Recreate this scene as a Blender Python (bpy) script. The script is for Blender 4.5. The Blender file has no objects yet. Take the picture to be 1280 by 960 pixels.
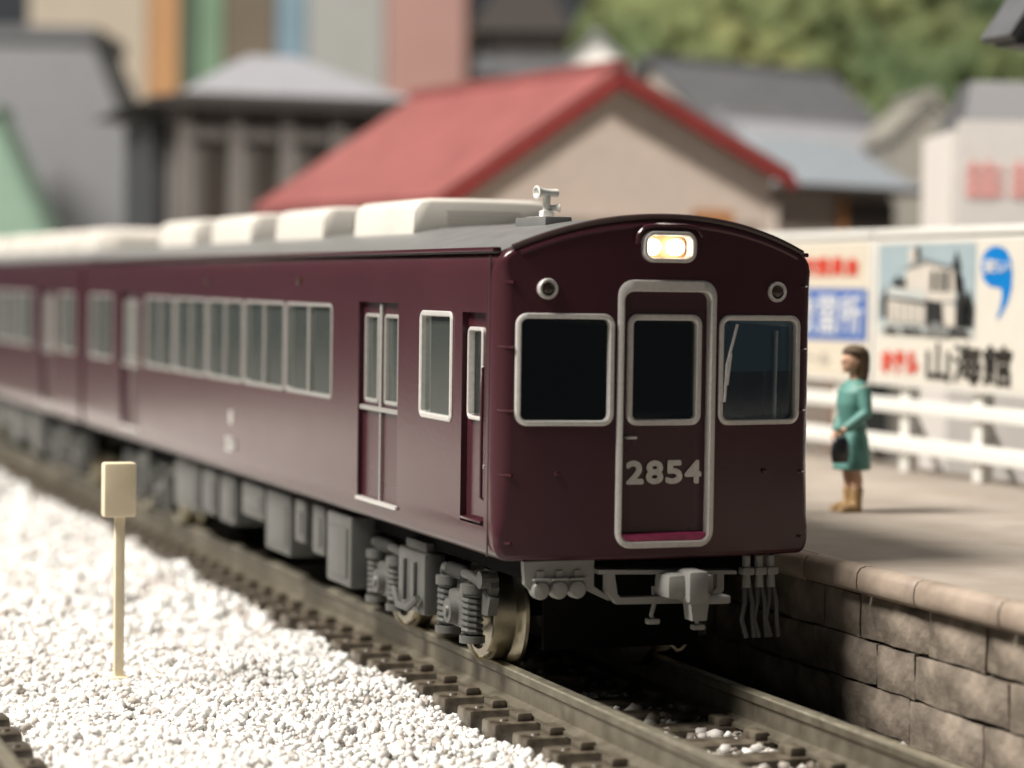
import bpy, bmesh, math, random
import numpy as np
from mathutils import Vector, Matrix
random.seed(7); np.random.seed(7)
R = math.radians
scene = bpy.context.scene
col = scene.collection

# ------------------------------------------------------------------ camera (1 unit = 1 cm, a 1:150 model railway)
cam = bpy.data.cameras.new('camera'); camo = bpy.data.objects.new('camera', cam); col.objects.link(camo)
cr, cu, cf = Vector((.93820148, -.34580676, .01398812)), Vector((.00085528, .04273416, .99908611)), Vector((.3460885, .93733211, -.04038901))
m = Matrix((cr, cu, -cf)).transposed().to_4x4(); m.translation = Vector((-5.1794, -11.7789, 2.1396))
camo.matrix_world = m
cam.sensor_width = 36; cam.lens = 84.68; cam.clip_start = .05; cam.clip_end = 400
cam.dof.use_dof = True; cam.dof.focus_distance = 13.35; cam.dof.aperture_fstop = .48
scene.camera = camo
# ------------------------------------------------------------------ room light and added background fill
w = bpy.data.worlds.new('World'); scene.world = w; w.use_nodes = True
bgn = w.node_tree.nodes['Background']; bgn.inputs[0].default_value = (.90, .95, 1, 1); bgn.inputs[1].default_value = .062
def lamp(name, loc, target, size, energy, color):
    l = bpy.data.lights.new(name, 'AREA'); l.shape = 'DISK'; l.size = size; l.energy = energy; l.color = color
    o = bpy.data.objects.new(name, l); col.objects.link(o); o.location = loc
    o.rotation_euler = (Vector(target) - Vector(loc)).to_track_quat('-Z', 'Y').to_euler()
lamp('room_lamp', (-48, 7.2, 60), (0, 4, 0), 32, 152000, (1, .95, .88))
lamp('ceiling_lamp', (16, 6, 46), (6, 10, 2), 5, 7000, (1, .92, .82))
sl = bpy.data.lights.new('background_fill_spot', 'SPOT'); sl.energy = 98000; sl.color = (1, .92, .83); sl.spot_size = R(44); sl.spot_blend = .7; sl.shadow_soft_size = 3.5  # unseen spot added to brighten the background buildings only
so = bpy.data.objects.new('background_fill_spot', sl); col.objects.link(so); so.location = (10, -10, 40); so.rotation_euler = (Vector((9, 25, 3)) - so.location).to_track_quat('-Z', 'Y').to_euler()
scene.view_settings.view_transform = 'Standard'; scene.view_settings.look = 'None'
scene.view_settings.gamma = 1; scene.view_settings.use_curve_mapping = False
scene.view_settings.exposure = 0
scene.cycles.use_denoising = True
scene.cycles.max_bounces = 10; scene.cycles.transparent_max_bounces = 16
scene.cycles.sample_clamp_indirect = 6

# ------------------------------------------------------------------ materials
def mat(name, rgb, rough=.5, metal=0, var=.12, vscale=8, bump=0, bscale=30, spec=.5, rgb2=None, emit=0, coat=0, detail=4):
    m = bpy.data.materials.new(name); m.use_nodes = True
    nt = m.node_tree; p = nt.nodes['Principled BSDF']
    tc = nt.nodes.new('ShaderNodeTexCoord')
    n = nt.nodes.new('ShaderNodeTexNoise'); n.inputs['Scale'].default_value = vscale; n.inputs['Detail'].default_value = detail
    nt.links.new(tc.outputs['Object'], n.inputs['Vector'])
    r = nt.nodes.new('ShaderNodeValToRGB')
    a = [c * (1 - var) for c in rgb]; b = [min(1, c * (1 + var)) for c in (rgb2 or rgb)]
    r.color_ramp.elements[0].position = .3; r.color_ramp.elements[1].position = .7
    r.color_ramp.elements[0].color = (*a, 1); r.color_ramp.elements[1].color = (*b, 1)
    nt.links.new(n.outputs['Fac'], r.inputs['Fac']); nt.links.new(r.outputs['Color'], p.inputs['Base Color'])
    rr = nt.nodes.new('ShaderNodeMapRange'); rr.inputs['To Min'].default_value = max(.02, rough * .85); rr.inputs['To Max'].default_value = min(1, rough * 1.15)
    nt.links.new(n.outputs['Fac'], rr.inputs['Value']); nt.links.new(rr.outputs['Result'], p.inputs['Roughness'])
    p.inputs['Metallic'].default_value = metal; p.inputs['Specular IOR Level'].default_value = spec
    p.inputs['Coat Weight'].default_value = coat; p.inputs['Coat Roughness'].default_value = .1
    if emit:
        p.inputs['Emission Color'].default_value = (*rgb, 1); p.inputs['Emission Strength'].default_value = emit
    if bump:
        n2 = nt.nodes.new('ShaderNodeTexNoise'); n2.inputs['Scale'].default_value = bscale; n2.inputs['Detail'].default_value = 6
        nt.links.new(tc.outputs['Object'], n2.inputs['Vector'])
        bn = nt.nodes.new('ShaderNodeBump'); bn.inputs['Strength'].default_value = bump; bn.inputs['Distance'].default_value = .02
        nt.links.new(n2.outputs['Fac'], bn.inputs['Height']); nt.links.new(bn.outputs['Normal'], p.inputs['Normal'])
    return m
def glass(name, tint, gloss=.25, rough=.04, haze=0, hcol=(.4, .43, .39)):
    m = bpy.data.materials.new(name); m.use_nodes = True; nt = m.node_tree; nt.nodes.clear()
    o = nt.nodes.new('ShaderNodeOutputMaterial'); mx = nt.nodes.new('ShaderNodeMixShader')
    t = nt.nodes.new('ShaderNodeBsdfTransparent'); t.inputs[0].default_value = (*tint, 1)
    g = nt.nodes.new('ShaderNodeBsdfGlossy'); g.inputs[0].default_value = (.9, .95, .95, 1); g.inputs['Roughness'].default_value = rough
    lw = nt.nodes.new('ShaderNodeFresnel'); lw.inputs[0].default_value = 1.5
    ad = nt.nodes.new('ShaderNodeMath'); ad.operation = 'ADD'; ad.inputs[1].default_value = gloss; ad.use_clamp = True
    nt.links.new(lw.outputs[0], ad.inputs[0]); nt.links.new(ad.outputs[0], mx.inputs[0])
    
    if haze:
        df = nt.nodes.new('ShaderNodeBsdfDiffuse'); df.inputs[0].default_value = (*hcol, 1); m2 = nt.nodes.new('ShaderNodeMixShader'); m2.inputs[0].default_value = haze
        nt.links.new(t.outputs[0], m2.inputs[1]); nt.links.new(df.outputs[0], m2.inputs[2]); nt.links.new(m2.outputs[0], mx.inputs[1])
    else: nt.links.new(t.outputs[0], mx.inputs[1])
    nt.links.new(g.outputs[0], mx.inputs[2]); nt.links.new(mx.outputs[0], o.inputs[0])
    return m
M = {}
M['maroon'] = mat('maroon_paint', (.050, .0145, .0198), .19, var=.05, vscale=2, bump=.02, bscale=25, spec=.40)
M['maroon_door'] = mat('maroon_door_paint', (.046, .0132, .0185), .28, var=.04, vscale=2)
M['silver'] = mat('silver_print', (.62, .60, .57), .34, metal=.35, var=.08, vscale=40)
M['silver_dull'] = mat('dull_silver', (.34, .33, .31), .4, metal=.3, var=.08, vscale=40)
M['roof'] = mat('roof_grey', (.15, .151, .148), .38, var=.10, vscale=5, bump=.05)
M['roof_edge'] = mat('roof_edge_brown', (.035, .02, .018), .35)
M['ac'] = mat('ac_offwhite', (.56, .53, .48), .5, var=.04, vscale=3, bump=.03, bscale=60)
M['plastic'] = mat('grey_plastic', (.088, .088, .082), .42, var=.12, vscale=6, bump=.06, bscale=40)
M['coupler'] = mat('coupler_grey', (.25, .247, .23), .42, var=.08, vscale=6)
M['plastic_dk'] = mat('dark_plastic', (.007, .007, .007), .9, spec=.1)
M['interior'] = mat('interior_tan', (.32, .29, .23), .6)
M['cabdark'] = mat('cab_dark', (.012, .012, .012), .6)
M['wheel'] = mat('nickel_wheel', (.42, .38, .29), .3, metal=1, var=.15, vscale=12)
M['rail'] = mat('rail_metal', (.155, .135, .10), .46, metal=.55, var=.16, vscale=9, bump=.06, bscale=50, rgb2=(.19, .168, .128))
M['railtop'] = mat('rail_polished', (.62, .57, .44), .38, metal=.9, var=.2, vscale=14)
M['tie'] = mat('sleeper_brown', (.040, .028, .019), .38, var=.35, vscale=10, bump=.12, bscale=40, rgb2=(.105, .088, .064), spec=.6)
M['pane'] = glass('window_pane', (.88, .92, .89), .05, .06, .13, (.36, .40, .36))
M['darkpane'] = glass('cab_pane', (.30, .32, .32), .03, .02)
M['blue_reflect'] = glass('blue_reflection', (.10, .30, .48), .05, .1, .6, (.05, .16, .25))  # blue tint imitating a reflection in the right cab window
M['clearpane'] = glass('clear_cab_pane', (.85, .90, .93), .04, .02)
M['lens'] = mat('dark_lens', (.05, .032, .022), .12)
M['pink'] = mat('pink_step', (.36, .045, .12), .4, var=.25, vscale=20)
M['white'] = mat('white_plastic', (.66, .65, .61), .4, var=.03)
M['cream'] = mat('cream_plastic', (.76, .66, .47), .45, var=.05)
M['lampglow'] = mat('lamp_glow', (1, .90, .76), .3, emit=5, var=0)
M['lampbox'] = mat('lamp_reflector', (.85, .50, .22), .35, metal=.4, emit=.25, var=.1)

# ------------------------------------------------------------------ mesh helpers
class MB:
    def __init__(s): s.v = []; s.f = []; s.mi = []
    def add(s, vs, fs, mi=0):
        o = len(s.v); s.v += [tuple(v) for v in vs]; s.f += [tuple(i + o for i in f) for f in fs]; s.mi += [mi] * len(fs); return s
    def box(s, a, b, c=0, mi=0):
        x0, y0, z0 = [min(p, q) for p, q in zip(a, b)]; x1, y1, z1 = [max(p, q) for p, q in zip(a, b)]
        if c <= 0:
            v = [(x, y, z) for z in (z0, z1) for y in (y0, y1) for x in (x0, x1)]
            return s.add(v, [(0, 2, 3, 1), (4, 5, 7, 6), (0, 1, 5, 4), (2, 6, 7, 3), (0, 4, 6, 2), (1, 3, 7, 5)], mi)
        c = min(c, (x1 - x0) * .49, (y1 - y0) * .49, (z1 - z0) * .49)
        bm = bmesh.new(); bmesh.ops.create_cube(bm, size=1)
        for v in bm.verts: v.co = ((x0 + x1) / 2 + v.co.x * (x1 - x0), (y0 + y1) / 2 + v.co.y * (y1 - y0), (z0 + z1) / 2 + v.co.z * (z1 - z0))
        bmesh.ops.bevel(bm, geom=bm.edges[:], offset=c, segments=2, profile=.6, affect='EDGES')
        bm.verts.index_update()
        s.add([v.co[:] for v in bm.verts], [[v.index for v in f.verts] for f in bm.faces], mi); bm.free(); return s
    def loft(s, rings, cap=True, mi=0, closed=True):
        n = len(rings[0]); vs = [p for r in rings for p in r]; fs = []
        for i in range(len(rings) - 1):
            for j in range(n if closed else n - 1):
                k = (j + 1) % n; fs.append((i * n + j, i * n + k, (i + 1) * n + k, (i + 1) * n + j))
        if cap: fs.append(tuple(range(n))[::-1]); fs.append(tuple((len(rings) - 1) * n + j for j in range(n)))
        return s.add(vs, fs, mi)
    def cyl(s, p, q, r, r2=None, n=16, mi=0):
        p, q = Vector(p), Vector(q); d = (q - p).normalized(); a = d.orthogonal().normalized(); b = d.cross(a); r2 = r if r2 is None else r2
        ring = lambda c, rr: [tuple(c + a * math.cos(t * 2 * math.pi / n) * rr + b * math.sin(t * 2 * math.pi / n) * rr) for t in range(n)]
        return s.loft([ring(p, r), ring(q, r2)], mi=mi)
    def tube(s, pts, r, n=8, closed=False, mi=0):
        P = [Vector(p) for p in pts]; rs = r if isinstance(r, (list, tuple)) else [r] * len(P); rings = []; up = None
        for i, p in enumerate(P):
            if closed: d = (P[(i + 1) % len(P)] - P[i - 1]).normalized()
            else: d = (P[min(i + 1, len(P) - 1)] - P[max(i - 1, 0)]).normalized()
            if up is None: up = d.orthogonal().normalized()
            a = (up - d * up.dot(d)).normalized(); up = a; b = d.cross(a)
            rings.append([tuple(p + a * math.cos(t * 2 * math.pi / n) * rs[i] + b * math.sin(t * 2 * math.pi / n) * rs[i]) for t in range(n)])
        if closed: rings.append(rings[0]); return s.loft(rings, cap=False, mi=mi)
        return s.loft(rings, mi=mi)
    def lathe(s, c, axis, prof, n=32, mi=0):
        c = Vector(c); d = Vector(axis).normalized(); a = d.orthogonal().normalized(); b = d.cross(a)
        return s.loft([[tuple(c + d * h + (a * math.cos(t * 2 * math.pi / n) + b * math.sin(t * 2 * math.pi / n)) * max(r, 1e-4)) for t in range(n)] for h, r in prof], mi=mi)
    def prism(s, outline, fn, d0, d1, mi=0):
        return s.loft([[fn(a, b, d0) for a, b in outline], [fn(a, b, d1) for a, b in outline]], mi=mi)
    def ell(s, c, r, n=14, mi=0):
        c = Vector(c); rings = []
        for i in range(n + 1):
            t = math.pi * i / n; rr = max(math.sin(t), .01)
            rings.append([(c.x + r[0] * rr * math.cos(2 * math.pi * j / n), c.y + r[1] * rr * math.sin(2 * math.pi * j / n), c.z + r[2] * math.cos(t)) for j in range(n)])
        return s.loft(rings[::-1], mi=mi)
    def build(s, name, mt, parent=None, smooth=40, rep=True):
        me = bpy.data.meshes.new(name); me.from_pydata(s.v, [], s.f)
        mts = mt if isinstance(mt, (list, tuple)) else [mt]
        for x in mts: me.materials.append(M[x] if isinstance(x, str) else x)
        if len(mts) > 1: me.polygons.foreach_set('material_index', s.mi)
        return finish(name, me, parent, smooth)
def finish(name, me, parent=None, smooth=40, fixn=True):
    if fixn:
        bm = bmesh.new(); bm.from_mesh(me); bmesh.ops.recalc_face_normals(bm, faces=bm.faces[:]); bm.to_mesh(me); bm.free()
    if smooth:
        me.polygons.foreach_set('use_smooth', [True] * len(me.polygons)); me.set_sharp_from_angle(angle=R(smooth))
    me.update()
    o = bpy.data.objects.new(name, me); col.objects.link(o)
    if parent is not None: adopt(o, parent)
    return o
def adopt(o, parent):
    o.parent = parent
    if parent.type == 'EMPTY': o.matrix_parent_inverse = Matrix.Translation(-parent.location)
def thing(name, label, cat, loc=(0, 0, 0), group=None):
    o = bpy.data.objects.new(name, None); col.objects.link(o); o.location = loc; o.empty_display_size = .2
    return tag(o, label, cat, group)
def tag(o, label, cat, group=None):
    o['label'] = label; o['category'] = cat
    if group: o['group'] = group
    return o
def struct(o, kind='structure'): o['kind'] = kind; return o
def rrect(cx, cy, w, h, r, n=5):
    out = []
    for sx, sy, a0 in ((1, 1, 0), (-1, 1, 90), (-1, -1, 180), (1, -1, 270)):
        for i in range(n + 1):
            a = R(a0 + 90 * i / n); out.append((cx + sx * (w / 2 - r) + r * math.cos(a), cy + sy * (h / 2 - r) + r * math.sin(a)))
    return out
def ring(mb, fn, cx, cy, w, h, r, th, d0, d1, n=5, tht=None, mi=0):
    """rounded rectangular frame; tht = thicker top bar"""
    o = rrect(cx, cy, w, h, r, n); t2 = th if tht is None else tht
    i = rrect(cx, cy - (t2 - th) / 2, w - 2 * th, h - th - t2, max(r - th, .006), n)
    e = th * .22; sh = lambda L, k: [(cx + (a - cx) * (1 - k * 2 / w), cy + (b - cy) * (1 - k * 2 / h)) for a, b in L]
    rs = [[fn(a, b, d0) for a, b in o], [fn(a, b, d1 - e) for a, b in o], [fn(a, b, d1) for a, b in sh(o, e)], [fn(a, b, d1) for a, b in sh(i, -e)], [fn(a, b, d1 - e) for a, b in i], [fn(a, b, d0) for a, b in i]]
    mb.loft(rs + [rs[0]], cap=False, mi=mi); return mb
def plate_hole(mb, fn, a0, a1, b0, b1, holes, d0, d1):
    """flat plate a0..a1 x b0..b1 with one rectangular hole"""
    h0, h1, k0, k1 = holes
    A = [a0, h0, h1, a1]; B = [b0, k0, k1, b1]
    for i in range(3):
        for j in range(3):
            if i == 1 and j == 1: continue
            pts = [fn(A[i + (q & 1)], B[j + (q >> 1 & 1)], d) for d in (d0, d1) for q in range(4)]
            mb.add(pts, [(0, 2, 3, 1), (4, 5, 7, 6), (0, 1, 5, 4), (2, 6, 7, 3), (0, 4, 6, 2), (1, 3, 7, 5)])
    return mb
def textmesh(body, bold=.0):
    c = bpy.data.curves.new('t', 'FONT'); c.body = body; c.size = 1; c.offset = bold; c.fill_mode = 'BOTH' if False else 'FRONT'; c.resolution_u = 4
    o = bpy.data.objects.new('t', c); col.objects.link(o); dg = bpy.context.evaluated_depsgraph_get()
    me = bpy.data.meshes.new_from_object(o.evaluated_get(dg)); bpy.data.objects.remove(o); bpy.data.curves.remove(c); return me
def text(name, body, fn, a0, a1, b0, b1, d, mt, parent, wt=0):
    """lettering fitted to the box a0..a1, b0..b1 of a surface; fn(a, b, depth)"""
    me = textmesh(body, 0); me.name = name
    n = len(me.vertices)
    if n == 0: return None
    X = [v.co.x for v in me.vertices]; Y = [v.co.y for v in me.vertices]; x0, x1, y0, y1 = min(X), max(X), min(Y), max(Y)
    for v in me.vertices:
        v.co = fn(a0 + (v.co.x - x0) / (x1 - x0) * (a1 - a0), b0 + (v.co.y - y0) / (y1 - y0) * (b1 - b0), d)
    if wt:
        bm = bmesh.new(); bm.from_mesh(me); src = me.copy()
        for i in range(8):
            da, db = wt * math.cos(i * math.pi / 4), wt * math.sin(i * math.pi / 4); c = src.copy(); o0 = Vector(fn(a0, b0, d)); sh = Vector(fn(a0 + da, b0 + db, d + .0006 * (i + 1))) - o0
            for v in c.vertices: v.co += sh
            bm.from_mesh(c)
        bm.to_mesh(me); bm.free()
    me.materials.clear(); me.materials.append(M[mt] if isinstance(mt, str) else mt)
    return finish(name, me, parent, 0, fixn=False)
def boolean(me, cutter):
    a = bpy.data.objects.new('a', me); b = bpy.data.objects.new('b', cutter); col.objects.link(a); col.objects.link(b)
    md = a.modifiers.new('c', 'BOOLEAN'); md.operation = 'DIFFERENCE'; md.object = b; md.solver = 'EXACT'; md.use_self = True
    dg = bpy.context.evaluated_depsgraph_get(); out = bpy.data.meshes.new_from_object(a.evaluated_get(dg))
    bpy.data.objects.remove(a); bpy.data.objects.remove(b); return out
def remesh(mb, voxel, sm=4):
    me = bpy.data.meshes.new('r'); me.from_pydata(mb.v, [], mb.f)
    bm = bmesh.new(); bm.from_mesh(me); bmesh.ops.recalc_face_normals(bm, faces=bm.faces[:]); bm.to_mesh(me); bm.free()
    a = bpy.data.objects.new('a', me); col.objects.link(a)
    md = a.modifiers.new('r', 'REMESH'); md.mode = 'VOXEL'; md.voxel_size = voxel
    s = a.modifiers.new('s', 'SMOOTH'); s.iterations = sm; s.factor = .5
    dg = bpy.context.evaluated_depsgraph_get(); out = bpy.data.meshes.new_from_object(a.evaluated_get(dg)); bpy.data.objects.remove(a); return out

# ------------------------------------------------------------------ ground
TIEZ = -.2                                    # top of the sleepers (rail tops are z = 0)
def bumpy(x, y):
    return -.30 + .035 * math.sin(x * 2.1 + 1.3) * math.cos(y * 1.3) + .03 * math.sin(x * 4.7 + y * 3.1) + .016 * math.sin(x * 11 + 2 * math.sin(y * 5)) * math.cos(y * 9.5 + x * 3) + .05 * max(0, min(1, (-1.3 - x) / 1.5)) * (1 + math.sin(y * .9 + x))
M['ground'] = mat('layout_board', (.16, .15, .14), .8, var=.2, vscale=3, bump=.3)
mb = MB(); mb.box((-60, -30, -1.2), (80, 90, -.42)); struct(mb.build('ground', 'ground'))
M['gravelbed'] = mat('gravel_bed', (.50, .49, .47), .85, var=.1, vscale=12, bump=.6, bscale=40)
mb = MB(); xs = np.arange(-9.4, .61, .2); ys = np.arange(-5, 32.1, .25)
vs = [(x, y, bumpy(x, y) - .02 if x < -.75 else -.30) for y in ys for x in xs]; nx = len(xs)
mb.add(vs, [(j * nx + i, j * nx + i + 1, (j + 1) * nx + i + 1, (j + 1) * nx + i) for j in range(len(ys) - 1) for i in range(nx - 1)])
struct(mb.build('gravel_bed', 'gravelbed', smooth=60))
# crushed white stones, far too many to count
ico = bmesh.new(); bmesh.ops.create_icosphere(ico, subdivisions=1, radius=1)
IV = np.array([v.co[:] for v in ico.verts]); IF = np.array([[v.index for v in f.verts] for f in ico.faces]); ico.free()
def stones(name, pts, rad, mt, kinds=24):
    n = len(pts); sh = IV[None] * (1 + .55 * (np.random.rand(kinds, 12, 1) - .5)) * (np.random.rand(kinds, 1, 3) * .7 + .65)
    k = np.random.randint(0, kinds, n); a = np.random.rand(n) * 6.28; b = (np.random.rand(n) - .5) * 2.4
    V = sh[k] * rad[:, None, None]; ca, sa, cb, sb = np.cos(a)[:, None], np.sin(a)[:, None], np.cos(b)[:, None], np.sin(b)[:, None]
    x, y, z = V[..., 0], V[..., 1], V[..., 2]
    y, z = y * cb - z * sb, y * sb + z * cb; x, y = x * ca - y * sa, x * sa + y * ca
    V = np.stack([x, y, z], -1) + pts[:, None, :]
    F = (IF[None] + (np.arange(n) * 12)[:, None, None]).reshape(-1)
    me = bpy.data.meshes.new(name); me.vertices.add(n * 12); me.vertices.foreach_set('co', V.reshape(-1))
    nf = n * 20; me.loops.add(nf * 3); me.loops.foreach_set('vertex_index', F); me.polygons.add(nf)
    me.polygons.foreach_set('loop_start', np.arange(0, nf * 3, 3)); me.update(calc_edges=True)
    at = me.attributes.new('tone', 'FLOAT', 'POINT'); at.data.foreach_set('value', np.repeat(np.random.rand(n), 12))
    me.materials.append(M[mt]); o = bpy.data.objects.new(name, me); col.objects.link(o); return struct(o, 'stuff')
def tonemat(name, stops, rough, attr='tone', bump=0, trans=0):
    m = mat(name, (1, 1, 1), rough, var=0); nt = m.node_tree; p = nt.nodes['Principled BSDF']
    a = nt.nodes.new('ShaderNodeAttribute'); a.attribute_name = attr; r = nt.nodes.new('ShaderNodeValToRGB')
    while len(r.color_ramp.elements) < len(stops): r.color_ramp.elements.new(.5)
    for e, (q, c) in zip(r.color_ramp.elements, stops): e.position = q; e.color = (*c, 1)
    nt.links.new(a.outputs['Fac'], r.inputs['Fac']); nt.links.new(r.outputs['Color'], p.inputs['Base Color']); return m
M['stone'] = tonemat('white_stone', [(0, (.30, .26, .22)), (.05, (.50, .45, .41)), (.22, (.62, .60, .57)), (1, (.76, .76, .735))], .6)
P = []; RD = []
rng = np.random.RandomState(3)
for n, x0, x1, y0, y1, r0, r1 in ((62000, -4.2, -.70, -4.5, 4.5, .014, .034), (17000, -6.5, -.70, 4.5, 15, .03, .06), (5000, -7.5, -4.2, -4, 4.5, .03, .055), (4000, -9, -.75, 15, 30, .06, .1)):
    x = rng.uniform(x0, x1, n); y = rng.uniform(y0, y1, n); rr = r0 + (r1 - r0) * rng.rand(n) ** 2.2
    for a, b, c in zip(x, y, rr):
        if abs(a + 4.05) < .86: continue
        if a > -.80: continue
        P.append((a, b, (bumpy(a, b) if a < -.8 else -.30) + rng.uniform(-.015, .035))); RD.append(c)
ST = stones('white_gravel', np.array(P), np.array(RD), 'stone')
M['stone_dark'] = tonemat('track_ballast', [(0, (.10, .08, .06)), (.5, (.20, .17, .14)), (.75, (.5, .48, .45)), (1, (.75, .74, .72))], .6)
n = 6500; x = rng.uniform(-.40, 1.05, n); y = rng.uniform(-4, 4, n)
stones('track_ballast', np.stack([x, y, -.27 + rng.uniform(-.02, .05, n)], -1), .016 + .03 * rng.rand(n) ** 2, 'stone_dark')

# ------------------------------------------------------------------ tracks
def track(cx, y0, y1, label):
    t = thing('model_track', label, 'railway track', (cx, (y0 + y1) / 2, TIEZ))
    for s in (-1, 1):
        c = cx + s * .485; mb = MB()
        prof = [(-.085, -.2), (-.085, -.18), (-.022, -.155), (-.018, -.062), (-.036, -.048), (-.036, -.008), (-.030, 0), (.030, 0), (.036, -.008), (.036, -.048), (.018, -.062), (.022, -.155), (.085, -.18), (.085, -.2)]
        ys = [y0, y1]
        for i in range(len(prof)):
            (a, b), (e, f) = prof[i], prof[(i + 1) % len(prof)]
            mb.add([(c + a, y0, b), (c + e, y0, f), (c + e, y1, f), (c + a, y1, b)], [(0, 1, 2, 3)], 1 if b > -.01 and f > -.01 else 0)
        for yy in ys: mb.add([(c + a, yy, b) for a, b in prof], [tuple(range(14))])
        mb.build('rail', ['rail', 'railtop'], t, smooth=0)
    proto = None
    k = 0; y = y0 + .2
    while y < y1 - .1:
        if proto is None:
            mb = MB()
            mb.box((-.80, -.115, -.13), (.80, .115, 0), .028)
            for s in (-1, 1):
                for q in (-1, 1):
                    e = s * .485 + q * .125
                    mb.box((e - .045, -.075, -.012), (e + .045, .075, .045), .018)
                mb.cyl((s * .72, -.03, -.004), (s * .72, -.03, .012), .03, .022, n=8)
            proto = o = mb.build('sleeper', 'tie', None, smooth=50)
        else:
            o = bpy.data.objects.new('sleeper', proto.data); col.objects.link(o)
        o.location = (cx + random.uniform(-.012, .012), y, TIEZ); o.rotation_euler.z = random.uniform(-.012, .012); adopt(o, t); y += .43; k += 1
    return t
track(0, -5, 26, 'brown sleepered main track with metal rails under the maroon train')
track(-4.05, -5, 9, 'second track at the bottom left corner beyond the white gravel')

# ------------------------------------------------------------------ train
K = .12; RZ = 2.515
def fy(x): return K * ((x / .92) ** 2 - 1)
def arch(x): return RZ - .185 * (abs(x) / .86) ** 2.1
XS = [0, .12, .25, .38, .5, .62, .70, .77]
def body_outline():
    out = [(x, .705) for x in XS] + [(.85, .705)]
    for a in (18, 36, 54, 72): out.append((0.85 + .061 * math.sin(R(a)), .78 - .075 * math.cos(R(a))))
    out += [(.914, .785), (.919, .845), (.92, .92), (.92, 1.2), (.92, 1.6), (.92, 2.0), (.92, 2.18)]
    for a in (18, 36, 54, 72): out.append((.80 + .12 * math.cos(R(a)), 2.20 + .145 * math.sin(R(a))))
    for x in XS[::-1]: out.append((x, arch(x)))
    return out + [(-x, z) for x, z in out[-2:0:-1]]
FN = lambda x, z, d: (x, fy(x) - d, z)                       # front wall, d = distance in front of it
def sideL(y, z, d): return (-.92 - d, y, z)
def sideR(y, z, d): return (.92 + d, y, z)
def car(y0, L, cab, label):
    t = thing('train_car', label, 'train', (0, y0 + L / 2, 0))
    ol = body_outline(); n = len(ol); 
    # outward normals for insetting
    nr = []
    for i in range(n):
        a, b = ol[i - 1], ol[(i + 1) % n]; d = Vector((b[0] - a[0], b[1] - a[1])).normalized(); nr.append((d.y, -d.x))
    rings = []
    def endcap(yb, sgn, bulge, rs):
        out = []
        for k in range(7):
            tt = R(90 * k / 6); ringp = []
            for (x, z), (nx_, nz) in zip(ol, nr):
                sm_ = lambda q: max(0, min(1, q)); ku = sm_((z - .80) / .22) * sm_((2.34 - z) / .20); r = rs * (.36 + .64 * ku * ku * (3 - 2 * ku)); ins = r * (1 - math.cos(tt))
                X, Z = x - nx_ * ins, z - nz * ins
                ringp.append((X, yb + sgn * ((fy(X) if bulge else 0) + r * (1 - math.sin(tt))), Z))
            out.append(ringp)
        return out
    fr = endcap(y0, 1, cab, 0.085 if cab else .03); bk = endcap(y0 + L, -1, False, .03)
    mb = MB(); mb.loft(fr[::-1] + bk, cap=False)
    h = n // 2; q = len(XS) - 1                               # index h is the roof apex, 0 the bottom centre
    for base in (0, (len(fr) + len(bk) - 1) * n):
        for k in range(q):
            mb.f.append((base + k, base + k + 1, base + h - k - 1, base + h - k)); mb.f.append((base + (n - k) % n, base + n - k - 1, base + h + k + 1, base + h + k))
        mb.f.append(tuple(base + k for k in range(q, h - q + 1))); mb.f.append(tuple(base + k for k in range(h + q, n - q + 1)))
    # the two end caps close the shell
    me = bpy.data.meshes.new('shell'); me.from_pydata(mb.v, [], mb.f)
    bm = bmesh.new(); bm.from_mesh(me); bmesh.ops.recalc_face_normals(bm, faces=bm.faces[:]); bm.to_mesh(me); bm.free()
    # openings -------------------------------------------------
    WZ0, WZ1 = 1.415, 2.0
    wins = []; doors = []; d0 = y0 + 1.69 if cab else y0 + 1.55
    if cab:
        wins += [(y0 + .715, y0 + 1.255, 1.405, 1.985)]
    else: wins += [(y0 + .35, y0 + 1.25, WZ0, WZ1)]
    doors = [(d0, d0 + .81), (y0 + L - 2.72, y0 + L - 1.91)]
    wy = d0 + .81 + .58; pitch = (y0 + L - 2.98 - wy) / 5
    for i in range(5): wins.append((wy + i * pitch + .03, wy + (i + 1) * pitch - .03, WZ0, WZ1))
    wins.append((y0 + L - 1.45, y0 + L - .35, WZ0, WZ1))
    cb = MB(); cb.box((-.855, y0 + (.06 if cab else .08), .80), (.855, y0 + L - .08, 2.27))
    for a, b, z0, z1 in wins: cb.box((-1.2, a, z0), (1.2, b, z1))
    for a, b in doors: cb.box((-1.2, a, .835), (1.2, b, 2.035))
    if cab:
        for s in (-1, 1): cb.prism(rrect(s * .563, 1.71, .49, .56, .05), FN, -.3, .3)
        cb.prism(rrect(0, 1.455, .52, 1.36, .05), FN, -.3, .3)
        for s in (-1, 1): cb.box((s * .885, y0 + .165, .87), (s * 1.1, y0 + .545, 2.0)); cb.box((s * .8, y0 + .26, 1.44), (s * 1.1, y0 + .49, 1.905))
        cb.prism(rrect(-.005, 2.36, .27, .125, .045), FN, -.09, .3)
    cm = bpy.data.meshes.new('cut'); cm.from_pydata(cb.v, [], cb.f)
    bm = bmesh.new(); bm.from_mesh(cm); bmesh.ops.recalc_face_normals(bm, faces=bm.faces[:]); bm.to_mesh(cm); bm.free()
    me = boolean(me, cm); me.name = 'body'; me.materials.clear(); me.materials.append(M['maroon'])
    body = finish('body', me, t, 32)
    wn = body.modifiers.new('wn', 'WEIGHTED_NORMAL'); wn.keep_sharp = True; wn.mode = 'FACE_AREA'
    # roof sheet ----------------------------------------------
    ys0 = y0 + (.10 if cab else .02); mb = MB()
    xs = [(-.872 + i * .1744 / 2) for i in range(21)]
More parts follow.
